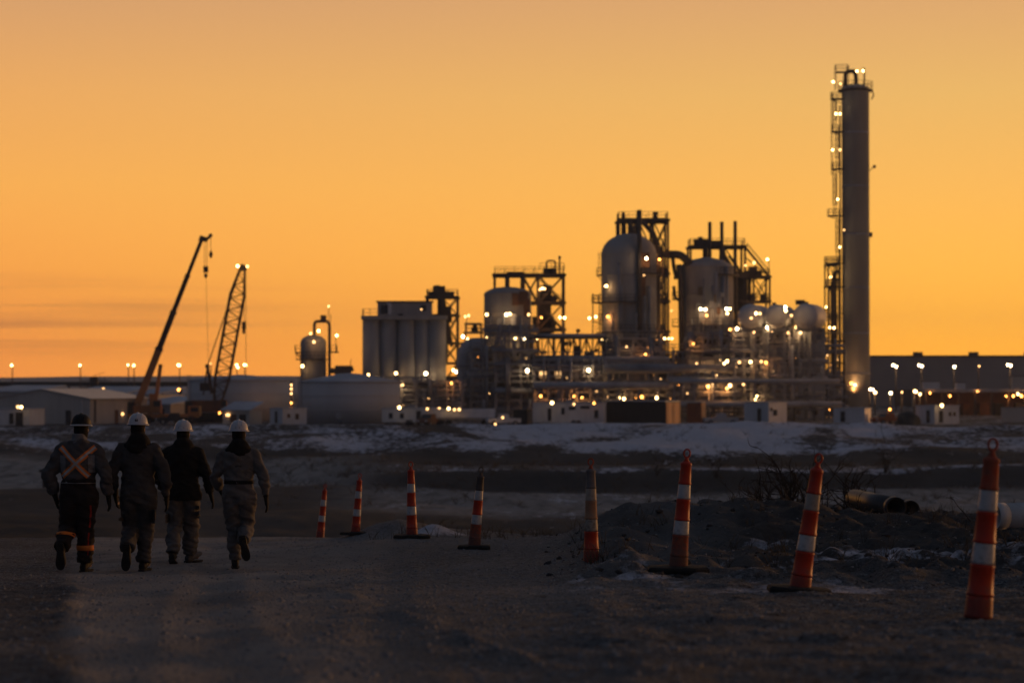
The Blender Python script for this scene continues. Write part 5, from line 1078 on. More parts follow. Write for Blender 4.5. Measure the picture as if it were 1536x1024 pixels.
#PART4
# ------------------------------------------------------------------ channelizer posts
PM = dict(
    orange=mat('post_orange_plastic', (.50, .038, .015), .5, c2=(.36, .028, .012), scale=6),
    dusty=mat('post_orange_plastic_dusty', (.26, .095, .06), .8, c2=(.36, .04, .018), scale=9),
    tan=mat('post_plastic_caked_with_mud', (.36, .25, .165), .9, c2=(.33, .15, .085), scale=8),
    grey=mat('post_plastic_bleached_grey', (.19, .165, .16), .8, c2=(.11, .10, .10), scale=8),
    blackp=mat('post_plastic_black', (.05, .045, .045), .7, c2=(.09, .07, .065), scale=8),
    band=mat('reflective_band', (.40, .40, .42), .35, c2=(.52, .52, .54), scale=12),
    bandt=mat('reflective_band_dusty', (.30, .25, .21), .6, c2=(.40, .35, .31), scale=10),
)
def muddy(m, zmud=.30, amt=1.0):
    """mud splashed up from the ground and scuffs, part of the thing itself"""
    nt = m.node_tree; N = nt.nodes; L = nt.links; b = N['Principled BSDF']; src = b.inputs['Base Color'].links[0].from_socket
    tc = N.new('ShaderNodeTexCoord'); sp = N.new('ShaderNodeSeparateXYZ'); L.new(tc.outputs['Object'], sp.inputs[0])
    n = N.new('ShaderNodeTexNoise'); n.inputs['Scale'].default_value = 17; n.inputs['Detail'].default_value = 6; n.inputs['Roughness'].default_value = .7; L.new(tc.outputs['Object'], n.inputs['Vector'])
    h = N.new('ShaderNodeMapRange'); h.inputs['From Min'].default_value = zmud; h.inputs['From Max'].default_value = 0; h.inputs['To Min'].default_value = -.06; h.inputs['To Max'].default_value = .30; L.new(sp.outputs[2], h.inputs['Value'])
    a = N.new('ShaderNodeMath'); a.operation = 'ADD'; L.new(n.outputs['Fac'], a.inputs[0]); L.new(h.outputs[0], a.inputs[1])
    r = N.new('ShaderNodeValToRGB'); r.color_ramp.elements[0].position = .50; r.color_ramp.elements[1].position = .66; r.color_ramp.elements[1].color = (.85 * amt,) * 3 + (1,); L.new(a.outputs[0], r.inputs['Fac'])
    x = N.new('ShaderNodeMix'); x.data_type = 'RGBA'; x.inputs['B'].default_value = (.085, .070, .062, 1); L.new(r.outputs['Color'], x.inputs['Factor']); L.new(src, x.inputs['A']); L.new(x.outputs['Result'], b.inputs['Base Color'])
for k_, (z_, a_) in dict(orange=(.24, .6), dusty=(.42, .8), band=(.5, .55), bandt=(.6, .8)).items(): muddy(PM[k_], z_, a_)
def post(i, tp, bp, d, lab, segs, base=True, bw=.56, btilt=0.):
    """segs: five section materials from the foot up (foot, band, mid, band, top)"""
    b = W(bp[0], bp[1], d); b.z = tz(b.x, b.y); t = W(tp[0], tp[1], d)
    o = thing('channelizer_post', lab, 'traffic post', b, 'striped traffic posts along the road edge'); o['_o'] = (0, 0, 0)
    v = t - b; H = v.length; q = Vector((0, 0, 1)).rotation_difference(v); o.rotation_mode = 'QUATERNION'; o.rotation_quaternion = q
    s = H / 1.15
    cuts = [0., .125, .300, .416, .593, .711, .880]      # heights of the section borders over the whole post
    cuts = [c * H for c in cuts]; rad = lambda z: (.086 - .038 * z / (.885 * H)) * s
    names = ['post_body', 'lower_sleeve', 'reflective_band', 'middle_sleeve', 'reflective_band', 'upper_sleeve']
    z0s = [(0, 1), (1, 2), (2, 3), (3, 4), (4, 5), (5, 6)]
    for (a, c), n, mt in zip(z0s, names, [segs[0]] + list(segs)):
        za, zb = cuts[a], cuts[c]; bd = 'band' in n
        pr = [(rad(za) + (.004 if not bd else .0), za + .001), (rad(za) + (.007 if not bd else .001) * s, za + .012), (rad(za + .02) + .0015, za + .022), (rad(zb) + .0015, zb - .022), (rad(zb) + (.007 if not bd else .001) * s, zb - .012), (rad(zb), zb - .001)]
        if n == 'post_body': pr = [(rad(0) * 1.06, 0.0), (rad(0) * 1.05, za + .02), (rad(zb) * 1.06, zb - .03), (rad(zb) * 1.06, zb - .012), (rad(zb), zb - .001)]
        if n == 'upper_sleeve': pr = pr[:-2] + [(rad(zb) * 1.12, zb - .012), (rad(zb) * 1.10, zb + .004), (rad(zb) * .55, zb + .022), (.02, zb + .024)]
        MB().lathe(pr, (0, 0, 0), 28).build(n, PM[mt], o)
    # handle: neck widening into a flat loop
    zt = cuts[-1] + .015; hh = H - zt; mb = MB(); top = PM[segs[4]] if segs[4] in ('orange', 'dusty') else PM['dusty' if segs[4] != 'blackp' else 'blackp']
    mb.lathe([(.034 * s, 0), (.020 * s, hh * .18), (.017 * s, hh * .40)], (0, 0, zt), 12, sy=.8)
    lp = [(math.sin(2 * math.pi * k / 20) * .029 * s, 0, zt + hh * .66 - math.cos(2 * math.pi * k / 20) * hh * .31) for k in range(21)]
    mb.path(lp, .0085 * s, 8); mb.build('handle', top, o)
    if base:
        mb = MB(); w = bw / 2 * s; n = 8; vs = []
        for (k, z) in ((1, 0.), (1, .03), (.93, .05), (.35, .058)):
            for j in range(n): a = 2 * math.pi * (j + .5) / n; vs.append((w * k * max(-.92, min(.92, 1.25 * math.cos(a))), w * k * .85 * max(-.92, min(.92, 1.25 * math.sin(a))), z))
        mb.add(vs, [tuple(range(n))[::-1], tuple(3 * n + j for j in range(n))] + [(r * n + j, r * n + (j + 1) % n, (r + 1) * n + (j + 1) % n, (r + 1) * n + j) for r in range(3) for j in range(n)])
        bo = mb.build('base', 'rubber', o); bo.rotation_mode = 'QUATERNION'; bo.rotation_quaternion = q.inverted() @ Matrix.Rotation(btilt, 4, 'Y').to_quaternion(); bo.location = q.inverted() @ Vector((0, 0, .0))
    return o
O5 = ['orange', 'band', 'orange', 'band', 'orange']
post(0, *PYL[0], 'farthest striped post, smallest, leaning right on the crest without a visible base', O5, base=False)
post(1, *PYL[1], 'orange and white post leaning right on a wide black base, second farthest', O5, bw=.62)
post(2, *PYL[2], 'nearly upright orange post standing before the small snow heap', O5, bw=.60)
post(3, *PYL[3], 'striped post with a blackened top section and two white bands', ['dusty', 'band', 'orange', 'band', 'blackp'], bw=.5)
post(4, *PYL[4], 'upright post whose upper sections are bleached grey and muddy tan', ['orange', 'bandt', 'tan', 'bandt', 'grey'], base=False)
post(5, *PYL[5], 'bright orange post with white bands and clear handle loop before the dark mound', ['dusty', 'band', 'orange', 'band', 'orange'], bw=.62)
post(6, *PYL[6], 'orange post leaning right on a long tilted black base beside the bare bush', ['orange', 'band', 'orange', 'bandt', 'orange'], bw=.56, btilt=R(4))
post(7, *PYL[7], 'largest nearest striped post at the right, blurred and dusty, without a base', ['orange', 'band', 'orange', 'band', 'dusty'], base=False)

# ------------------------------------------------------------------ pipes lying on the mound
def lying_pipe(lab, p0, p1, r, m, name='steel_pipe'):
    p0, p1 = Vector(p0), Vector(p1); o = thing(name, lab, 'pipe', p0); n = 32; D = (p1 - p0).normalized()
    mb = MB(); up = Vector((0, 0, 1)); sd = D.cross(up).normalized(); up = sd.cross(D); vs = []
    for (t, rr) in ((0, r), (1, r), (1, r * .9), (0, r * .9)):
        for j in range(n): a = 2 * math.pi * j / n; vs.append(p0 + (p1 - p0) * t + (sd * math.cos(a) + up * math.sin(a)) * rr)
    mb.add(vs, [((i % 4) * n + j, (i % 4) * n + (j + 1) % n, ((i + 1) % 4) * n + (j + 1) % n, ((i + 1) % 4) * n + j) for i in range(4) for j in range(n)], True)
    mb.build('pipe_wall', m, o)
    mb = MB(); vs = []
    for (t, rr) in ((-.02, r * 1.0), (-.02, r * 1.06), (.15, r * 1.06), (.15, r * 1.0)):
        for j in range(n): a = 2 * math.pi * j / n; vs.append(p0 + D * t + (sd * math.cos(a) + up * math.sin(a)) * rr)
    mb.add(vs, [((i % 4) * n + j, (i % 4) * n + (j + 1) % n, ((i + 1) % 4) * n + (j + 1) % n, ((i + 1) % 4) * n + j) for i in range(4) for j in range(n)], True); mb.build('end_collar', m, o)
    return o
p = W(1344, 761, 42.5); p.z = max(p.z, tz(p.x, p.y) + .07); lying_pipe('dark steel pipe with open black end lying on the dirt mound', p, p + Vector((-.42, 2.2, .05)), .175, 'pipe')
p = W(1366, 764, 42.9); p.z = max(p.z, tz(p.x, p.y) + .02); lying_pipe('second dark steel pipe, its open end just right of the first', p, p + Vector((-.42, 2.2, .05)), .155, 'pipe')
p = W(1492, 774, 33); lying_pipe('pale grey pipe lying behind the nearest striped post at the right edge', p, p + Vector((2.6, 1.2, .05)), .17, 'pipew', 'concrete_pipe')

# ------------------------------------------------------------------ dead shrubs
def branchy(name, lab, cat, loc, n, h, spread, seed, lean=(0, 0), r0=.015, group=None, low=False, kink=.25):
    r = random.Random(seed); o = thing(name, lab, cat, loc, group); o['_o'] = (0, 0, 0)
    def grow(mb, p, d, L, rr, lev):
        k = 5; pts = [p]; q = Vector(p); dd = Vector(d)
        for i in range(k):
            dd = (dd + Vector((r.gauss(0, kink), r.gauss(0, kink), r.gauss(0, kink * .7) - (.12 if low else -.02)))).normalized(); q = q + dd * (L / k); pts.append(q.copy())
        mb.path(pts, [rr * (1 - .75 * i / k) for i in range(k + 1)], 5)
        if lev > 0:
            for i in range(r.randint(2, 4)):
                j = r.randint(1, k); s = Vector((r.gauss(0, 1), r.gauss(0, 1), r.gauss(0, .6))).normalized()
                grow(mb, pts[j], (dd + s * .75).normalized(), L * r.uniform(.35, .65), rr * .55, lev - 1)
    for i in range(n):
        mb = MB(); a = r.uniform(0, 6.28); e = r.uniform(.1, 1) * spread
        d = Vector((math.cos(a) * e + lean[0], math.sin(a) * e + lean[1], 1 if not low else .35)).normalized()
        grow(mb, Vector((r.gauss(0, .10 if not low else .35), r.gauss(0, .10 if not low else .3), -.04)), d, h * r.uniform(.6, 1.05), r0 * r.uniform(.6, 1.2), 2)
        mb.build('branch', 'twig', o)
    return o
def ground_at(px, d): x = WX(px, d); return (x, d, tz(x, d))
branchy('bare_bush', 'tall bare bush with upright stems left of the post leaning on its long base', 'bush', ground_at(1192, 45), 36, 1.3, .5, 1, r0=.026, group='bare bushes on the mound')
branchy('bare_bush', 'thinner bare bush with a few upright stems right of the leaning post', 'bush', ground_at(1283, 46), 15, 1.05, .4, 2, r0=.022, group='bare bushes on the mound')
branchy('bare_bush', 'small thin bare bush farther left beside the bright orange post', 'bush', ground_at(1146, 46), 13, .95, .4, 3, r0=.020, group='bare bushes on the mound')
branchy('brushwood_tangle', 'tangle of dead branches lying right behind the leaning post', 'dead branches', ground_at(1262, 41), 34, 1.2, 1.2, 4, low=True, r0=.026, kink=.3, group='dead brushwood on the mound')
branchy('brushwood_tangle', 'dead branches arching beside the open pipe end', 'dead branches', ground_at(1305, 42), 14, .95, 1.2, 5, low=True, r0=.028, kink=.35, group='dead brushwood on the mound')
branchy('brushwood_tangle', 'sparse dead branches lying left of the leaning post', 'dead branches', ground_at(1172, 40), 8, .85, 1.1, 6, low=True, r0=.017, group='dead brushwood on the mound')
branchy('brushwood_tangle', 'thin dead branches lying between the open pipe and the nearest post', 'dead branches', ground_at(1432, 38), 16, 1.2, 1.4, 8, low=True, r0=.017, group='dead brushwood on the mound')
for i, (q, d, h, n, lab) in enumerate(((655, 120, 2.0, 6, 'blurred dark bare shrub below the snow bank, left of centre'), (1075, 236, 3.2, 7, 'distant bare shrub on the bank right of the bright orange post'), (1328, 238, 3.4, 8, 'distant bare shrub on the bank above the open pipe'), (985, 237, 2.2, 5, 'small distant bare shrub on the bank between two posts'))):
    branchy('bare_shrub', lab, 'shrub', ground_at(q, d), n, h, .5, 20 + i, r0=.06, group='bare shrubs on the far bank')
b_ = Vector(ground_at(67, 232)); mk = thing('marker_stake', 'small dark stake with a crossbar in the field left of the black helmeted worker', 'stake', b_)
t_ = W(67, 706, 232).z; MB().bar(b_ - Vector((0, 0, .1)), (b_.x, b_.y, t_), .3).build('post', 'dark', mk); MB().bar((b_.x - .45, b_.y - .16, t_), (b_.x + .6, b_.y - .16, t_ + .05), .28).build('crossbar', 'dark', mk)
# dry weeds in clumps: nobody would count them
def weeds():
    r = random.Random(5); mb = MB()
    for i in range(420):
        if r.random() < .8: q = r.uniform(860, 1600); d = r.uniform(24, 54)
        else: q = r.uniform(560, 860); d = r.uniform(38, 56)
        x, y, z = ground_at(q, d)
        for j in range(r.randint(3, 7)):
            a = r.uniform(0, 6.28); L = r.uniform(.06, .22); l = r.uniform(.1, .9); e = Vector((x + math.cos(a) * L * l, y + math.sin(a) * L * l, z + L))
            s = Vector((x + r.gauss(0, .03), y + r.gauss(0, .03), z - .02)); mb.path([s, (s + e) / 2 + Vector((0, 0, L * .15)), e], [.0045, .0035, .0015], 3, cap=False)
    for i in range(700):
        q = r.uniform(250, 1536); d = r.choice((r.uniform(228, 262), r.uniform(200, 330))); x, y, z = ground_at(q, d)
        for j in range(4):
            L = r.uniform(.2, .8); mb.path([(x + r.gauss(0, .3), y, z - .05), (x + r.gauss(0, .5), y, z + L)], [.03, .008], 3, cap=False)
    tag(mb.build('dry_grass', mat('dry_weed_stalk', (.075, .060, .045), .9, var=.4, scale=3), None, (0, 0, 0)), 'dry weed stalks scattered over the mounds and the bank', kind='stuff')
weeds()
# ------------------------------------------------------------------ people
CL = dict(
    skin=mat('skin', (.30, .17, .12), .6, scale=10), black=mat('black_cloth', (.008, .0075, .008), .9, var=.4, scale=9), knit=mat('black_knit', (.010, .009, .009), .95, var=.4, scale=30),
    grey=mat('grey_coverall_cloth', (.115, .106, .104), .9, var=.3, scale=6), char=mat('charcoal_coverall_cloth', (.056, .052, .052), .9, var=.35, scale=6),
    jack=mat('dark_jacket_cloth', (.075, .070, .072), .9, var=.35, scale=6), coll=mat('grey_fleece_collar', (.17, .165, .175), .95, var=.2, scale=25),
    trb=mat('black_work_trousers', (.020, .014, .014), .9, var=.4, scale=6), trg=mat('grey_work_trousers', (.105, .097, .094), .9, var=.3, scale=6),
    boot=mat('dark_boot_leather', (.014, .013, .013), .7, var=.4, scale=12), bootw=mat('pale_boot_leather', (.16, .15, .15), .7, c2=(.05, .045, .045), scale=9), sole=mat('boot_sole_rubber', (.022, .021, .022), .85, var=.3, scale=15),
    glove=mat('black_glove', (.012, .011, .011), .85, var=.3, scale=14),
    hatw=mat('white_helmet_plastic', (.50, .50, .54), .35, var=.05, scale=4, spec=.5), hatb=mat('black_helmet_plastic', (.008, .0075, .008), .55, var=.2, scale=4, spec=.25), trim=mat('grey_helmet_edge', (.55, .54, .55), .45),
    tape=mat('grey_reflective_tape', (.42, .41, .42), .5, var=.15, scale=20), otape=mat('orange_tape', (.75, .20, .035), .7, var=.15, scale=20), red=mat('red_piping', (.30, .02, .012), .8, var=.2, scale=20), stick=mat('dark_sticker', (.03, .03, .035), .5),
)
def cat(pts, n=5):
    """Catmull-Rom through rows of numbers"""
    P = [np.array(p, float) for p in pts]; P = [2 * P[0] - P[1]] + P + [2 * P[-1] - P[-2]]; out = []
    for i in range(1, len(P) - 2):
        for k in range(n):
            t = k / n; out.append(.5 * ((2 * P[i]) + (-P[i - 1] + P[i + 1]) * t + (2 * P[i - 1] - 5 * P[i] + 4 * P[i + 1] - P[i + 2]) * t * t + (-P[i - 1] + 3 * P[i] - 3 * P[i + 1] + P[i + 2]) * t ** 3))
    return out + [P[-2]]
def limb(mb, st, n=16, sub=4):
    """stations (x,y,z,rx,ry): a tapering limb; rx across, ry front to back"""
    S_ = cat(st, sub); k = len(S_); vs = []
    for i, s in enumerate(S_):
        t = Vector((S_[min(i + 1, k - 1)] - S_[max(i - 1, 0)])[:3]).normalized()
        ref = Vector((0, 1, 0)); sd = t.cross(ref); sd = sd.normalized() if sd.length > .2 else Vector((1, 0, 0)); up = sd.cross(t).normalized()
        for j in range(n): a = 2 * math.pi * j / n; vs.append(Vector(s[:3]) + sd * math.cos(a) * max(.004, s[3]) + up * math.sin(a) * max(.004, s[4]))
    mb.add(vs, [(i * n + j, i * n + (j + 1) % n, (i + 1) * n + (j + 1) % n, (i + 1) * n + j) for i in range(k - 1) for j in range(n)] + [tuple(range(n))[::-1], tuple((k - 1) * n + j for j in range(n))], True)
def fuse(mb, name, m, parent, vox=.011, smooth=5, fold=None, seed=0):
    """weld overlapping limbs into one continuous skin, then wrinkle it like cloth"""
    me = mb.mesh('tmp', m); ob = bpy.data.objects.new('tmp', me); COL.objects.link(ob)
    a = ob.modifiers.new('r', 'REMESH'); a.mode = 'VOXEL'; a.voxel_size = vox
    b = ob.modifiers.new('s', 'SMOOTH'); b.iterations = smooth; b.factor = .5
    ev = ob.evaluated_get(bpy.context.evaluated_depsgraph_get()); out = bpy.data.meshes.new_from_object(ev); bpy.data.objects.remove(ob)
    n = len(out.vertices); co_ = np.empty(n * 3); out.vertices.foreach_get('co', co_); co_ = co_.reshape(-1, 3)
    if fold:
        no = np.empty(n * 3); out.vertices.foreach_get('normal', no); no = no.reshape(-1, 3)
        x, y, z = co_.T
        w = fbm(x * 7 + z * 3, y * 7, z * 13 + x * 5, s=seed, n=3); rdg = 1 - np.abs(fbm(x * 4.2 - z * 2.5, y * 4.2, z * 8 + 3.7 * np.abs(x), s=seed + 5, n=2)); rdg = np.clip(rdg, 0, 1) ** 2
        bunch = np.zeros(n)
        for (bz, bs, ba) in fold[1]: bunch += ba * np.exp(-((z - bz) / bs) ** 2) * np.sin((z + .05 * np.sin(6 * x + 4 * y) + .12 * np.abs(x)) * 95)
        co_ = co_ + no * (fold[0] * (w * .55 + rdg * .9 - .45) + bunch)[:, None]
        out.vertices.foreach_set('co', co_.ravel())
    out.polygons.foreach_set('use_smooth', np.ones(len(out.polygons), bool)); out.name = name
    out.materials.clear(); out.materials.append(m); out.update()
    o = bpy.data.objects.new(name, out); COL.objects.link(o); o.parent = parent; o['_o'] = (0, 0, 0)
    return o, BVHTree.FromPolygons([tuple(c) for c in co_], [tuple(p.vertices) for p in out.polygons])
def strip(bvh, path, w, dirv, off, n=24, th=.003, taper=None):
    """a flat tape laid on a garment: path of (x,z) seen along dirv, projected onto the surface"""
    P = cat([(*p,) for p in path], 6); vs = []; ok = []
    for i, p in enumerate(P):
        t = P[min(i + 1, len(P) - 1)] - P[max(i - 1, 0)]; t = t / np.linalg.norm(t); nn = np.array([-t[1], t[0]])
        for s in (-1, -.33, .33, 1):
            q = p + nn * w / 2 * s; o_ = Vector((q[0], 0, q[1])) - dirv * 1.0; h = bvh.ray_cast(o_, dirv)
            vs.append((h[0] if h[0] is not None else Vector((q[0], -.12, q[1]))) - dirv * off)
    f = [(i * 4 + j, (i + 1) * 4 + j, (i + 1) * 4 + j + 1, i * 4 + j + 1) for i in range(len(P) - 1) for j in range(3)]
    nv = len(vs); vs2 = [v + dirv * (off + .01) for v in vs]
    f += [(a + nv, d + nv, c + nv, b + nv) for (a, b, c, d) in f]
    return MB().add(vs + vs2, f)
def cuff(bvh, c, ax, hw, off, n=40):
    """a band round a limb or the waist"""
    ax = Vector(ax).normalized(); u = ax.orthogonal().normalized(); v = ax.cross(u); c = Vector(c); vs = []
    for s in (-1, 1):
        for j in range(n):
            d = u * math.cos(2 * math.pi * j / n) + v * math.sin(2 * math.pi * j / n); q = c + ax * hw * s
            h = bvh.ray_cast(q, d, .5); vs.append((h[0] if h[0] is not None else q + d * .1) + d * off)
    for s in (-1, 1):
        for j in range(n):
            p = vs[(0 if s < 0 else n) + j]; q = c + ax * hw * s; vs.append(p + (q - p).normalized() * (off + .012))
    f = []
    for j in range(n):
        k = (j + 1) % n; f += [(j, k, n + k, n + j), (2 * n + j, 3 * n + j, 3 * n + k, 2 * n + k), (j, 2 * n + j, 2 * n + k, k), (n + j, n + k, 3 * n + k, 3 * n + j)]
    return MB().add(vs, f, True)
def hand(mb, wr, dr, side, sz=1., curl=.5):
    """palm, four fingers and a thumb hanging from the wrist; side -1 left, +1 right"""
    wr = Vector(wr); dr = Vector(dr).normalized(); fw = Vector((0, 1, 0)); fw = (fw - dr * fw.dot(dr)).normalized(); out = fw.cross(dr).normalized() * 1.
    if out.x * side < 0: out = -out
    # palm faces the thigh (-out); fingers curl towards it
    p0, p1 = wr, wr + dr * .085 * sz
    limb(mb, [(*p0, .024 * sz, .030 * sz), (*(wr + dr * .03), .022 * sz, .040 * sz), (*p1, .019 * sz, .043 * sz)], 12, 3)
    for i, (off, L) in enumerate(((.032, .072), (.011, .080), (-.011, .075), (-.031, .058))):
        b = p1 + fw * off * sz; a1 = dr; a2 = (dr * math.cos(curl) - out * math.sin(curl)); a3 = (dr * math.cos(2 * curl) - out * math.sin(2 * curl))
        q1 = b + a1 * L * .42 * sz; q2 = q1 + a2 * L * .34 * sz; q3 = q2 + a3 * L * .26 * sz
        limb(mb, [(*(b - a1 * .015), .0115 * sz, .0115 * sz), (*q1, .0108 * sz, .0108 * sz), (*q2, .010 * sz, .010 * sz), (*q3, .008 * sz, .008 * sz)], 8, 3)
    b = wr + dr * .03 * sz + fw * .034 * sz; t1 = (dr * .75 + fw * .6 - out * .2).normalized(); q1 = b + t1 * .035 * sz; q2 = q1 + (dr * .92 + fw * .25 - out * .25).normalized() * .032 * sz
    limb(mb, [(*(b - t1 * .02), .014, .014), (*q1, .0125, .0125), (*q2, .009, .009)], 8, 3)
def boot(name, m, parent, an, toe, sole_n):
    """boot from the ankle to the toe; sole_n = direction the sole faces"""
    an, toe, sn = Vector(an), Vector(toe), Vector(sole_n).normalized(); f = (toe - an); f = (f - sn * f.dot(sn)).normalized(); sd = f.cross(sn).normalized()
    mb = MB(); h = .085
    st = [(-.075, .016, .030, .036), (-.055, .010, .041, .052), (0, .0, .045, .062), (.07, -.016, .046, .050), (.13, -.028, .050, .040), (.18, -.036, .046, .033), (.212, -.044, .026, .022)]
    vs = []; n = 16; S_ = cat(st, 3)
    for s in S_:
        c = an + f * s[0] - sn * (s[1] - .0) * -1 + sn * .020
        for j in range(n):
            a = 2 * math.pi * j / n; q = c + sd * math.cos(a) * s[2] - sn * math.sin(a) * s[3]; dd = (q - an).dot(sn)
            if dd > h - .02: q -= sn * (dd - (h - .02))
            vs.append(q)
    k = len(S_); mb.add(vs, [(i * n + j, i * n + (j + 1) % n, (i + 1) * n + (j + 1) % n, (i + 1) * n + j) for i in range(k - 1) for j in range(n)] + [tuple(range(n))[::-1], tuple((k - 1) * n + j for j in range(n))], True)
    limb(mb, [(*(an - sn * .13 + f * -.005), .056, .060), (*(an - sn * .04), .050, .055), (*(an + sn * .03), .048, .056)], 14, 3)
    o, _ = fuse(mb, name, m, parent, .008, 3)
    # sole with a heel block
    out = [(-.085, .030), (-.08, .038), (-.04, .042), (.02, .036), (.07, .042), (.13, .053), (.18, .050), (.215, .034), (.228, .010)]
    ring = [(x, w) for x, w in out] + [(x, -w) for x, w in out[::-1]]; m_ = len(ring); vs = []
    for (dz, kx) in ((h - .022, 1.), (h - .002, 1.02), (h, .96)):
        for (x, w) in ring: vs.append(an + f * (x * kx) + sd * w * kx + sn * (dz + (-.012 if .01 < x < .05 and dz > h - .01 else 0)))
    mb = MB().add(vs, [tuple(range(m_)), tuple(2 * m_ + j for j in range(m_))[::-1]] + [(r * m_ + j, r * m_ + (j + 1) % m_, (r + 1) * m_ + (j + 1) % m_, (r + 1) * m_ + j) for r in range(2) for j in range(m_)])
    for x in (-.06, -.035, .075, .10, .125, .15, .175): 
        w = np.interp(x, [a for a, b in out], [b for a, b in out]) * .86
        mb.bar(an + f * x + sd * w + sn * (h + .003), an + f * x - sd * w + sn * (h + .003), .014, .010)
    mb.build('sole', CL['sole'], o); return o
def helmet(parent, c, mh, mb_, tilt=0., yaw=0., sticker=None):
    M3 = Matrix.Rotation(yaw, 3, 'Z') @ Matrix.Rotation(tilt, 3, 'X'); c = Vector(c)
    pr = [(.116, 0), (.117, .012)] + [(.1125 * math.cos(a) ** .8 + .0, .012 + .118 * math.sin(a)) for a in [R(x) for x in (8, 18, 30, 42, 54, 66, 78, 86)]] + [(.004, .131)]
    h = MB().lathe(pr, c, 36, M3=M3, sy=1.14).build('hard_hat', mh, parent)
    n = 36; vs = []
    for (k, z) in ((.99, .006), (1.10, -.004), (1.115, -.010), (1.10, -.013), (.97, -.004)):
        for j in range(n):
            a = 2 * math.pi * j / n; ex = 1 + .12 * max(0, math.sin(a)) + .02 * max(0, -math.sin(a)); r = .117 * (1 + (k - 1) * (1.0 if k > 1 else 1)); kk = (k * ex if k > 1 else k) * .117
            vs.append(c + M3 @ Vector((kk * math.cos(a), kk * math.sin(a) * 1.14, z - (.006 if k > 1 else 0) * max(0, math.sin(a)))))
    MB().add(vs, [(i * n + j, i * n + (j + 1) % n, ((i + 1) % 5) * n + (j + 1) % n, ((i + 1) % 5) * n + j) for i in range(5) for j in range(n)], True).build('brim', mb_, h)
    for (xo, w, hgt) in ((0, .030, .010), (-.048, .018, .006), (.048, .018, .006)):       # raised ridges front to back
        rows = []
        for k in range(13):
            a = R(25 + 130 * k / 12); cx = math.sqrt(max(0, 1 - (xo / .1125) ** 2)); rows.append((math.cos(a) * .1125 * 1.14 * cx, .012 + .118 * math.sin(a) * cx))
        vs = []
        for (y, z) in rows:
            nrm = Vector((0, y / .128 ** 2, (z - .012) / .118 ** 2)).normalized()
            for (dx, up) in ((-w / 2, -.004), (-w / 2 * .7, hgt), (w / 2 * .7, hgt), (w / 2, -.004)): vs.append(c + M3 @ (Vector((xo + dx, y, z)) + nrm * up))
        MB().add(vs, [(k * 4 + j, k * 4 + j + 1, k * 4 + 5 + j, k * 4 + 4 + j) for k in range(12) for j in range(3)], True).build('ridge', mh, h)
    if sticker:
        vs = []; w, hh = sticker
        for s in (-1, 1):
            for t in (0, 1): x = s * w / 2; z = .028 + t * hh; vs.append(c + M3 @ Vector((x, -.1125 * 1.14 * math.cos(math.asin((z - .012) / .118)) ** .8 * 1.012 + .5 * x * x / .11, z)))
        MB().add(vs, [(0, 1, 3, 2)]).build('sticker', CL['stick'], h)
    return h
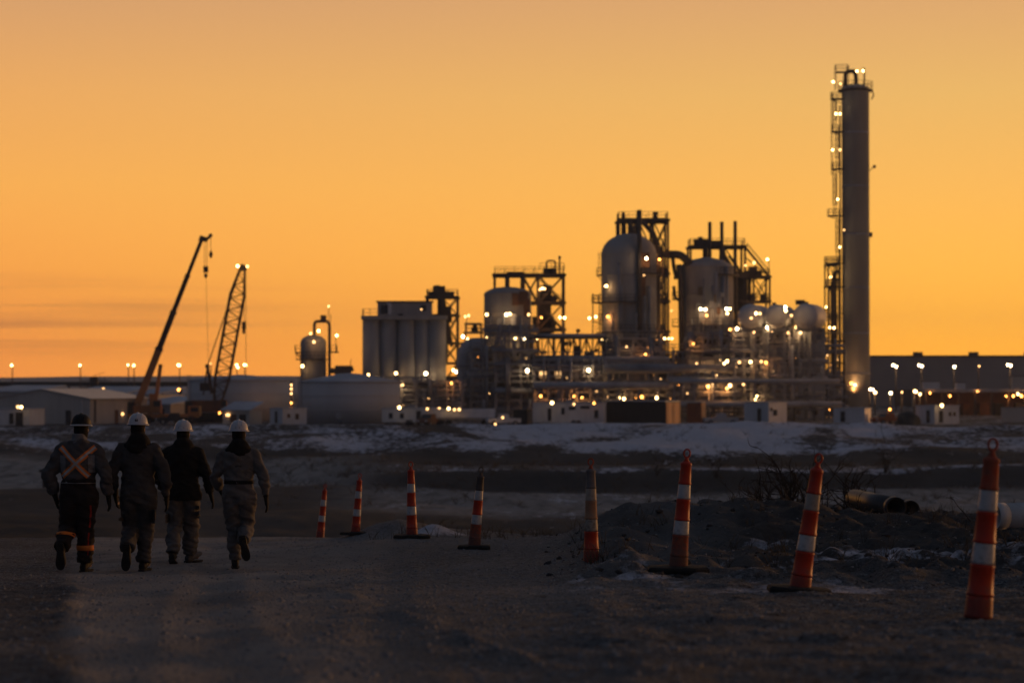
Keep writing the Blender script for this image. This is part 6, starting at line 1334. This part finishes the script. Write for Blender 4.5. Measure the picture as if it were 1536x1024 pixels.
def person(px, py, d, ptop, lab, sp):
    b = W(px, py, d); b.z = tz(b.x, b.y); Hm = (W(px, ptop, d).z - b.z)
    o = thing('person', lab, 'person', b, 'four workers walking away'); o['_o'] = (0, 0, 0); s = Hm / 1.86; o.scale = (s, s, s); o.rotation_euler = (0, 0, R(sp.get('yaw', 0)))
    bw = sp.get('bulk', 1.)
    hx, hip = sp.get('hx', 0.), .94
    A = sp['arms']; Lg = sp['legs']; hd = Vector(sp.get('head', (0, .03, 1.63)))
    # ---- body: one continuous figure
    def torso(mb, g, dz=0):
        limb(mb, [(0, 0, .80, .13 + g, .095 + g), (0, 0, .88, .165 + g, .115 + g), (0, -.005, .98, .168 + g, .118 + g), (0, 0, 1.09, .150 + g, .105 + g), (0, .0, 1.22, .172 + g, .118 + g), (0, -.003, 1.34, .188 + g, .120 + g), (0, -.004, 1.425, .185 + g, .102 + g), (0, 0, 1.475, .125 + g, .078 + g), (0, .006, 1.51, .070 + g * .6, .066 + g * .6)], 28, 4)
    def arms(mb, g, trim=0):
        for sd_, (el, wr) in zip((-1, 1), A):
            sh = Vector((sd_ * .185, 0, 1.405)); el, wr = Vector(el), Vector(wr); e = el + (wr - el) * (1 - trim)
            m1 = sh + (el - sh) * .5; m2 = el + (e - el) * .5
            limb(mb, [(sd_ * .13, 0, 1.425, .058 + g, .062 + g), (*sh, .064 + g, .068 + g), (*m1, .055 + g, .058 + g), (*el, .046 + g, .049 + g), (*m2, .044 + g, .045 + g), (*e, .031 + g * .9, .031 + g * .9)], 16, 4)
    def legs(mb, g, trim=0):
        for sd_, (kn, an, _t, _n) in zip((-1, 1), Lg):
            h = Vector((sd_ * .09, 0, .90)); kn, an = Vector(kn[:3]), Vector(an[:3]); e = an + (kn - an) * trim
            m1 = h + (kn - h) * .5; m2 = kn + (e - kn) * .45
            limb(mb, [(sd_ * .075, -.005, .99, .085 + g * .8, .10 + g), (*h, .092 + g, .108 + g), (*m1, .080 + g, .088 + g), (*kn, .060 + g, .066 + g), (*m2, .058 + g, .064 + g), (*e, .042 + g * 1.15, .048 + g * 1.15)], 18, 4)
    mb = MB(); torso(mb, -.012); arms(mb, -.006); legs(mb, -.008)
    limb(mb, [(0, .006, 1.46, .062, .062), (hd.x * .5, hd.y * .5, 1.53, .056, .060), (hd.x, hd.y - .01, 1.57, .058, .070), (hd.x, hd.y, 1.61, .070, .088), (hd.x, hd.y, 1.66, .075, .096), (hd.x, hd.y, 1.71, .068, .088), (hd.x, hd.y, 1.745, .036, .05)], 20, 4)
    limb(mb, [(hd.x, hd.y + .085, 1.665, .008, .008), (hd.x, hd.y + .104, 1.635, .012, .014), (hd.x, hd.y + .095, 1.62, .014, .012)], 10, 3)      # nose
    for e in (-1, 1): limb(mb, [(hd.x + e * .072, hd.y - .006, 1.675, .010, .016), (hd.x + e * .082, hd.y - .012, 1.65, .009, .020), (hd.x + e * .074, hd.y - .004, 1.615, .008, .012)], 10, 3)
    limb(mb, [(hd.x - .022, hd.y + .088, 1.592, .006, .008), (hd.x, hd.y + .094, 1.592, .007, .010), (hd.x + .022, hd.y + .088, 1.592, .006, .008)], 8, 2)
    for sd_, (el, wr) in zip((-1, 1), A): hand(mb, wr, Vector(wr) - Vector(el), sd_, 1., .45)
    for sd_, lg in zip((-1, 1), Lg): an = Vector(lg[1]); f = (Vector(lg[2]) - an); limb(mb, [(*an, .036, .04), (*(an + f * .5), .036, .034), (*(an + f * .9), .034, .024)], 10, 3)
    fuse(mb, 'body', CL['skin'], o, .012, 2)
    for e in (-1, 1): MB().lathe([(.002, -.008), (.008, -.004), (.009, 0), (.008, .004), (.002, .008)], (hd.x + e * .030, hd.y + .081, 1.652), 12).build('eye', CL['black'], o)
    # ---- clothes
    kf = [( .47, .09, .0035), (.20, .09, .0055), (.86, .06, .003), (1.12, .05, .0025)]
    bv = {}
    if 'coverall' in sp:
        mb = MB(); torso(mb, .030 * bw); arms(mb, .021 * bw, .04); legs(mb, .031 * bw, .05); c, bv['top'] = fuse(mb, 'coverall', CL[sp['coverall']], o, .011, 4, (.022, kf), sp['seed']); bv['bot'] = bv['top']
    else:
        mb = MB(); legs(mb, .034 * bw, .05); k_ = 1.12 if sp.get('hem', .8) > 1 else .92; limb(mb, [(0, 0, .80, .15 * k_, .115 * k_), (0, 0, .90, .19 * k_, .142 * k_), (0, 0, 1.0, .186 * k_, .138 * k_), (0, 0, 1.08, .180 * k_, .134 * k_)], 24, 4)
        c, bv['bot'] = fuse(mb, 'trousers', CL[sp['trousers']], o, .011, 4, (.022, kf), sp['seed'] + 3)
        mb = MB(); g = .034 * bw + (.022 if sp.get('hem', .8) < 1 else 0); zb = sp.get('hem', .80)
        limb(mb, ([(0, 0, zb, .178 + g, .125 + g), (0, 0, .90, .178 + g, .126 + g), (0, 0, 1.0, .170 + g, .120 + g)] if zb < 1 else [(0, 0, zb, .15, .10)]) + [(0, 0, 1.10, .158 + g, .112 + g), (0, .0, 1.22, .178 + g, .122 + g), (0, 0, 1.34, .192 + g, .124 + g), (0, 0, 1.425, .185 + g, .104 + g), (0, 0, 1.48, .125 + g, .080 + g), (0, .006, 1.52, .075 + g, .070 + g)], 28, 4)
        arms(mb, .028 * bw, .03); c, bv['top'] = fuse(mb, 'jacket', CL[sp['jacket']], o, .011, 4, (.022, [(1.02, .08, .004), (1.2, .05, .003)]), sp['seed'])
    if sp.get('belt'): cuff(bv['top'], (0, 0, 1.075), (0, 0, 1), .022, .006).build('belt', CL[sp['belt']], o)
    if sp.get('hood'):
        mb = MB(); limb(mb, [(0, .0, 1.40, .15, .10), (0, -.025, 1.455, .168, .125), (0, -.03, 1.51, .142, .125), (hd.x * .5, -.01, 1.56, .108, .108), (hd.x * .8, .0, 1.595, .090, .098)], 22, 4)
        if sp['hood'] == 'big': limb(mb, [(-.10, -.09, 1.46, .05, .05), (0, -.13, 1.43, .07, .055), (.10, -.09, 1.46, .05, .05)], 14, 4)
        fuse(mb, 'hood', CL['black'], o, .010, 4, (.012, []), sp['seed'] + 9)
    if sp.get('collar'):
        mb = MB(); limb(mb, [(0, .0, 1.44, .15, .10), (0, -.01, 1.485, .122, .108), (0, -.005, 1.54, .094, .098), (0, .0, 1.60, .086, .096), (0, .0, 1.615, .082, .092)], 22, 4); fuse(mb, 'collar', CL['coll'], o, .010, 3, (.007, []), sp['seed'] + 9)
    mb = MB(); limb(mb, [(hd.x * .4, .012, 1.50, .075, .075), (hd.x, hd.y - .01, 1.56, .072, .084), (hd.x, hd.y, 1.61, .082, .099), (hd.x, hd.y, 1.66, .085, .105), (hd.x, hd.y, 1.71, .078, .098), (hd.x, hd.y, 1.75, .045, .06)], 22, 4)
    bo, _ = fuse(mb, 'balaclava', CL['knit'], o, .009, 3)
    # open the balaclava over the face
    me = bo.data; import bmesh
    bm = bmesh.new(); bm.from_mesh(me); bmesh.ops.delete(bm, geom=[v for v in bm.verts if v.co.y > hd.y + .058 and 1.60 < v.co.z < 1.69], context='VERTS'); bm.to_mesh(me); bm.free()
    helmet(o, (hd.x, hd.y, sp.get('hz', 1.708)), CL[sp['hat']], CL[sp['brim']], R(sp.get('htilt', 0)), R(sp.get('hyaw', 0)), sp.get('sticker'))
    for i, (el, wr) in enumerate(A):
        mb = MB(); el, wr = Vector(el), Vector(wr); dr = (wr - el).normalized(); hand(mb, wr, dr, (-1, 1)[i], 1.3, .38); limb(mb, [(*(wr - dr * .055), .040, .040), (*(wr - dr * .01), .036, .040), (*(wr + dr * .03), .030, .042)], 12, 3)
        fuse(mb, 'glove', CL['glove'], o, .006, 0)
    for i, lg in enumerate(Lg): boot('boot', CL[sp.get('boots', ('boot', 'boot'))[i]], o, lg[1], lg[2], lg[3])
    return o, bv
D_ = Vector((0, 1, 0))
FLAT = (0, 0, -1)
# 1: black helmet, crossed braces, left foot just leaving the ground with its sole showing
o, bv = person(118, 859, 28.0, 617.5, 'worker in a black hard hat with an X of orange edged tape across his back', dict(seed=1, jacket='jack', trousers='trb', hem=1.04, bulk=1.25, collar=1, hat='hatb', brim='trim', hx=0, head=(.02, .02, 1.63), htilt=-2,
    arms=(((-.345, -.02, 1.13), (-.285, .02, .90)), ((.315, -.05, 1.14), (.335, .03, .90))),
    legs=(((-.145, .10, .52), (-.155, -.27, .29), (-.150, -.245, .07), (0, -1, -.12)), ((.06, .10, .50), (.055, .07, .085), (.085, .27, .06), FLAT))))
S1 = [((-.232, 1.455), (-.02, 1.255)), ((.232, 1.455), (-.02, 1.255))]
for (a, c) in (((-.195, 1.455), (.135, 1.115)), ((.205, 1.455), (-.175, 1.115))):
    m_ = ((a[0] + c[0]) / 2, (a[1] + c[1]) / 2)
    t = strip(bv['top'], [a, m_, c], .066, D_, .006).build('brace_tape', CL['otape'], o); strip(bv['top'], [a, m_, c], .026, D_, .010).build('reflective_stripe', CL['tape'], t)
for (x, w) in ((-.165, .07), (.165, .07)): strip(bv['top'], [(x, 1.36), (x, 1.26), (x * 1.02, 1.16)], w, D_, .005).build('side_patch', CL['coll'], o)
t = cuff(bv['bot'], (0, 0, 1.062), (0, 0, 1), .026, .008).build('waist_tape', CL['tape'], o)
cuff(bv['bot'], (-.15, -.04, .43), (.0, .3, 1), .022, .006).build('leg_tape', CL['otape'], o); cuff(bv['bot'], (.057, .083, .28), (0, 0, 1), .030, .006).build('leg_tape', CL['otape'], o)
strip(bv['bot'], [(.155, .78), (.145, .66), (.125, .52)], .016, D_, .004).build('side_piping', CL['red'], o); strip(bv['bot'], [(.118, .46), (.112, .36), (.108, .20)], .014, D_, .004).build('side_piping', CL['red'], o)
strip(bv['top'], [(-.17, 1.375), (0, 1.365), (.17, 1.375)], .012, D_, .005).build('yoke_seam', CL['jack'], o)
# 2
o, bv = person(207, 857, 28.2, 617, 'worker in a white hard hat and dark coverall with big black hood', dict(seed=2, coverall='char', bulk=1.2, hood='big', hat='hatw', brim='hatw', head=(-.01, .03, 1.63), sticker=(.034, .026), hz=1.712, htilt=-3,
    arms=(((-.310, -.03, 1.13), (-.285, .10, .90)), ((.325, -.05, 1.12), (.325, .04, .88))),
    legs=(((-.10, .12, .50), (-.085, -.27, .27), (-.095, -.30, .06), (0, -1, -.22)), ((.075, .10, .50), (.055, .04, .085), (.085, .24, .06), FLAT))))
for x, z in ((-.155, .66), (.160, .64)): strip(bv['bot'], [(x, z + .08), (x, z), (x, z - .08)], .105, D_, .009).build('cargo_pocket', CL['char'], o)
strip(bv['top'], [(-.19, 1.35), (0, 1.335), (.19, 1.35)], .014, D_, .005).build('yoke_seam', CL['char'], o); strip(bv['top'], [(-.16, 1.075), (0, 1.07), (.16, 1.075)], .030, D_, .006).build('waist_seam', CL['char'], o)
# 3
o, bv = person(274, 842, 30.6, 627, 'worker in a white hard hat and black jacket over grey trousers, farthest ahead', dict(seed=3, jacket='black', trousers='trg', hem=.81, bulk=1.15, hood='big', hat='hatw', brim='hatw', head=(.0, .03, 1.63), hyaw=-8, sticker=(.075, .010), yaw=4,
    arms=(((-.305, .03, 1.14), (-.270, .20, .95)), ((.300, -.06, 1.14), (.355, -.02, .90))), boots=('boot', 'bootw'),
    legs=(((-.105, .03, .50), (-.12, -.18, .115), (-.11, .02, .02), (0, -.25, -1)), ((.10, .12, .50), (.085, .16, .085), (.19, .30, .06), FLAT))))
for x, z in ((-.165, .60), (.168, .66)): strip(bv['bot'], [(x, z + .08), (x, z), (x, z - .08)], .10, D_, .010).build('cargo_pocket', CL['trg'], o)
# 4
o, bv = person(358, 853, 28.6, 627, 'worker in a white hard hat and grey belted coverall, rightmost, right sole showing', dict(seed=4, coverall='grey', bulk=1.0, hood='small', belt='black', hat='hatw', brim='hatw', head=(-.005, .03, 1.63), sticker=(.055, .012), htilt=-2,
    arms=(((-.300, .03, 1.13), (-.255, .20, .98)), ((.310, -.04, 1.14), (.335, .00, .90))),
    legs=(((-.075, .10, .50), (-.055, .10, .085), (-.075, .30, .06), FLAT), ((.095, .10, .51), (.085, -.27, .36), (.135, -.29, .13), (.12, -1, -.15)))))
strip(bv['top'], [(-.18, 1.36), (0, 1.345), (.18, 1.36)], .013, D_, .005).build('yoke_seam', CL['grey'], o)
for x in (-.075, .075): strip(bv['top'], [(x * 1.9, 1.33), (x * 1.5, 1.22), (x * 1.2, 1.11)], .012, D_, .005).build('back_pleat', CL['grey'], o)
strip(bv['top'], [(-.03, 1.27), (.01, 1.275), (.05, 1.27)], .022, D_, .006).build('back_tab', CL['char'], o)
for x, z in ((-.085, .88), (.085, .88)): strip(bv['bot'], [(x, z + .06), (x, z), (x, z - .06)], .11, D_, .008).build('back_pocket', CL['grey'], o)
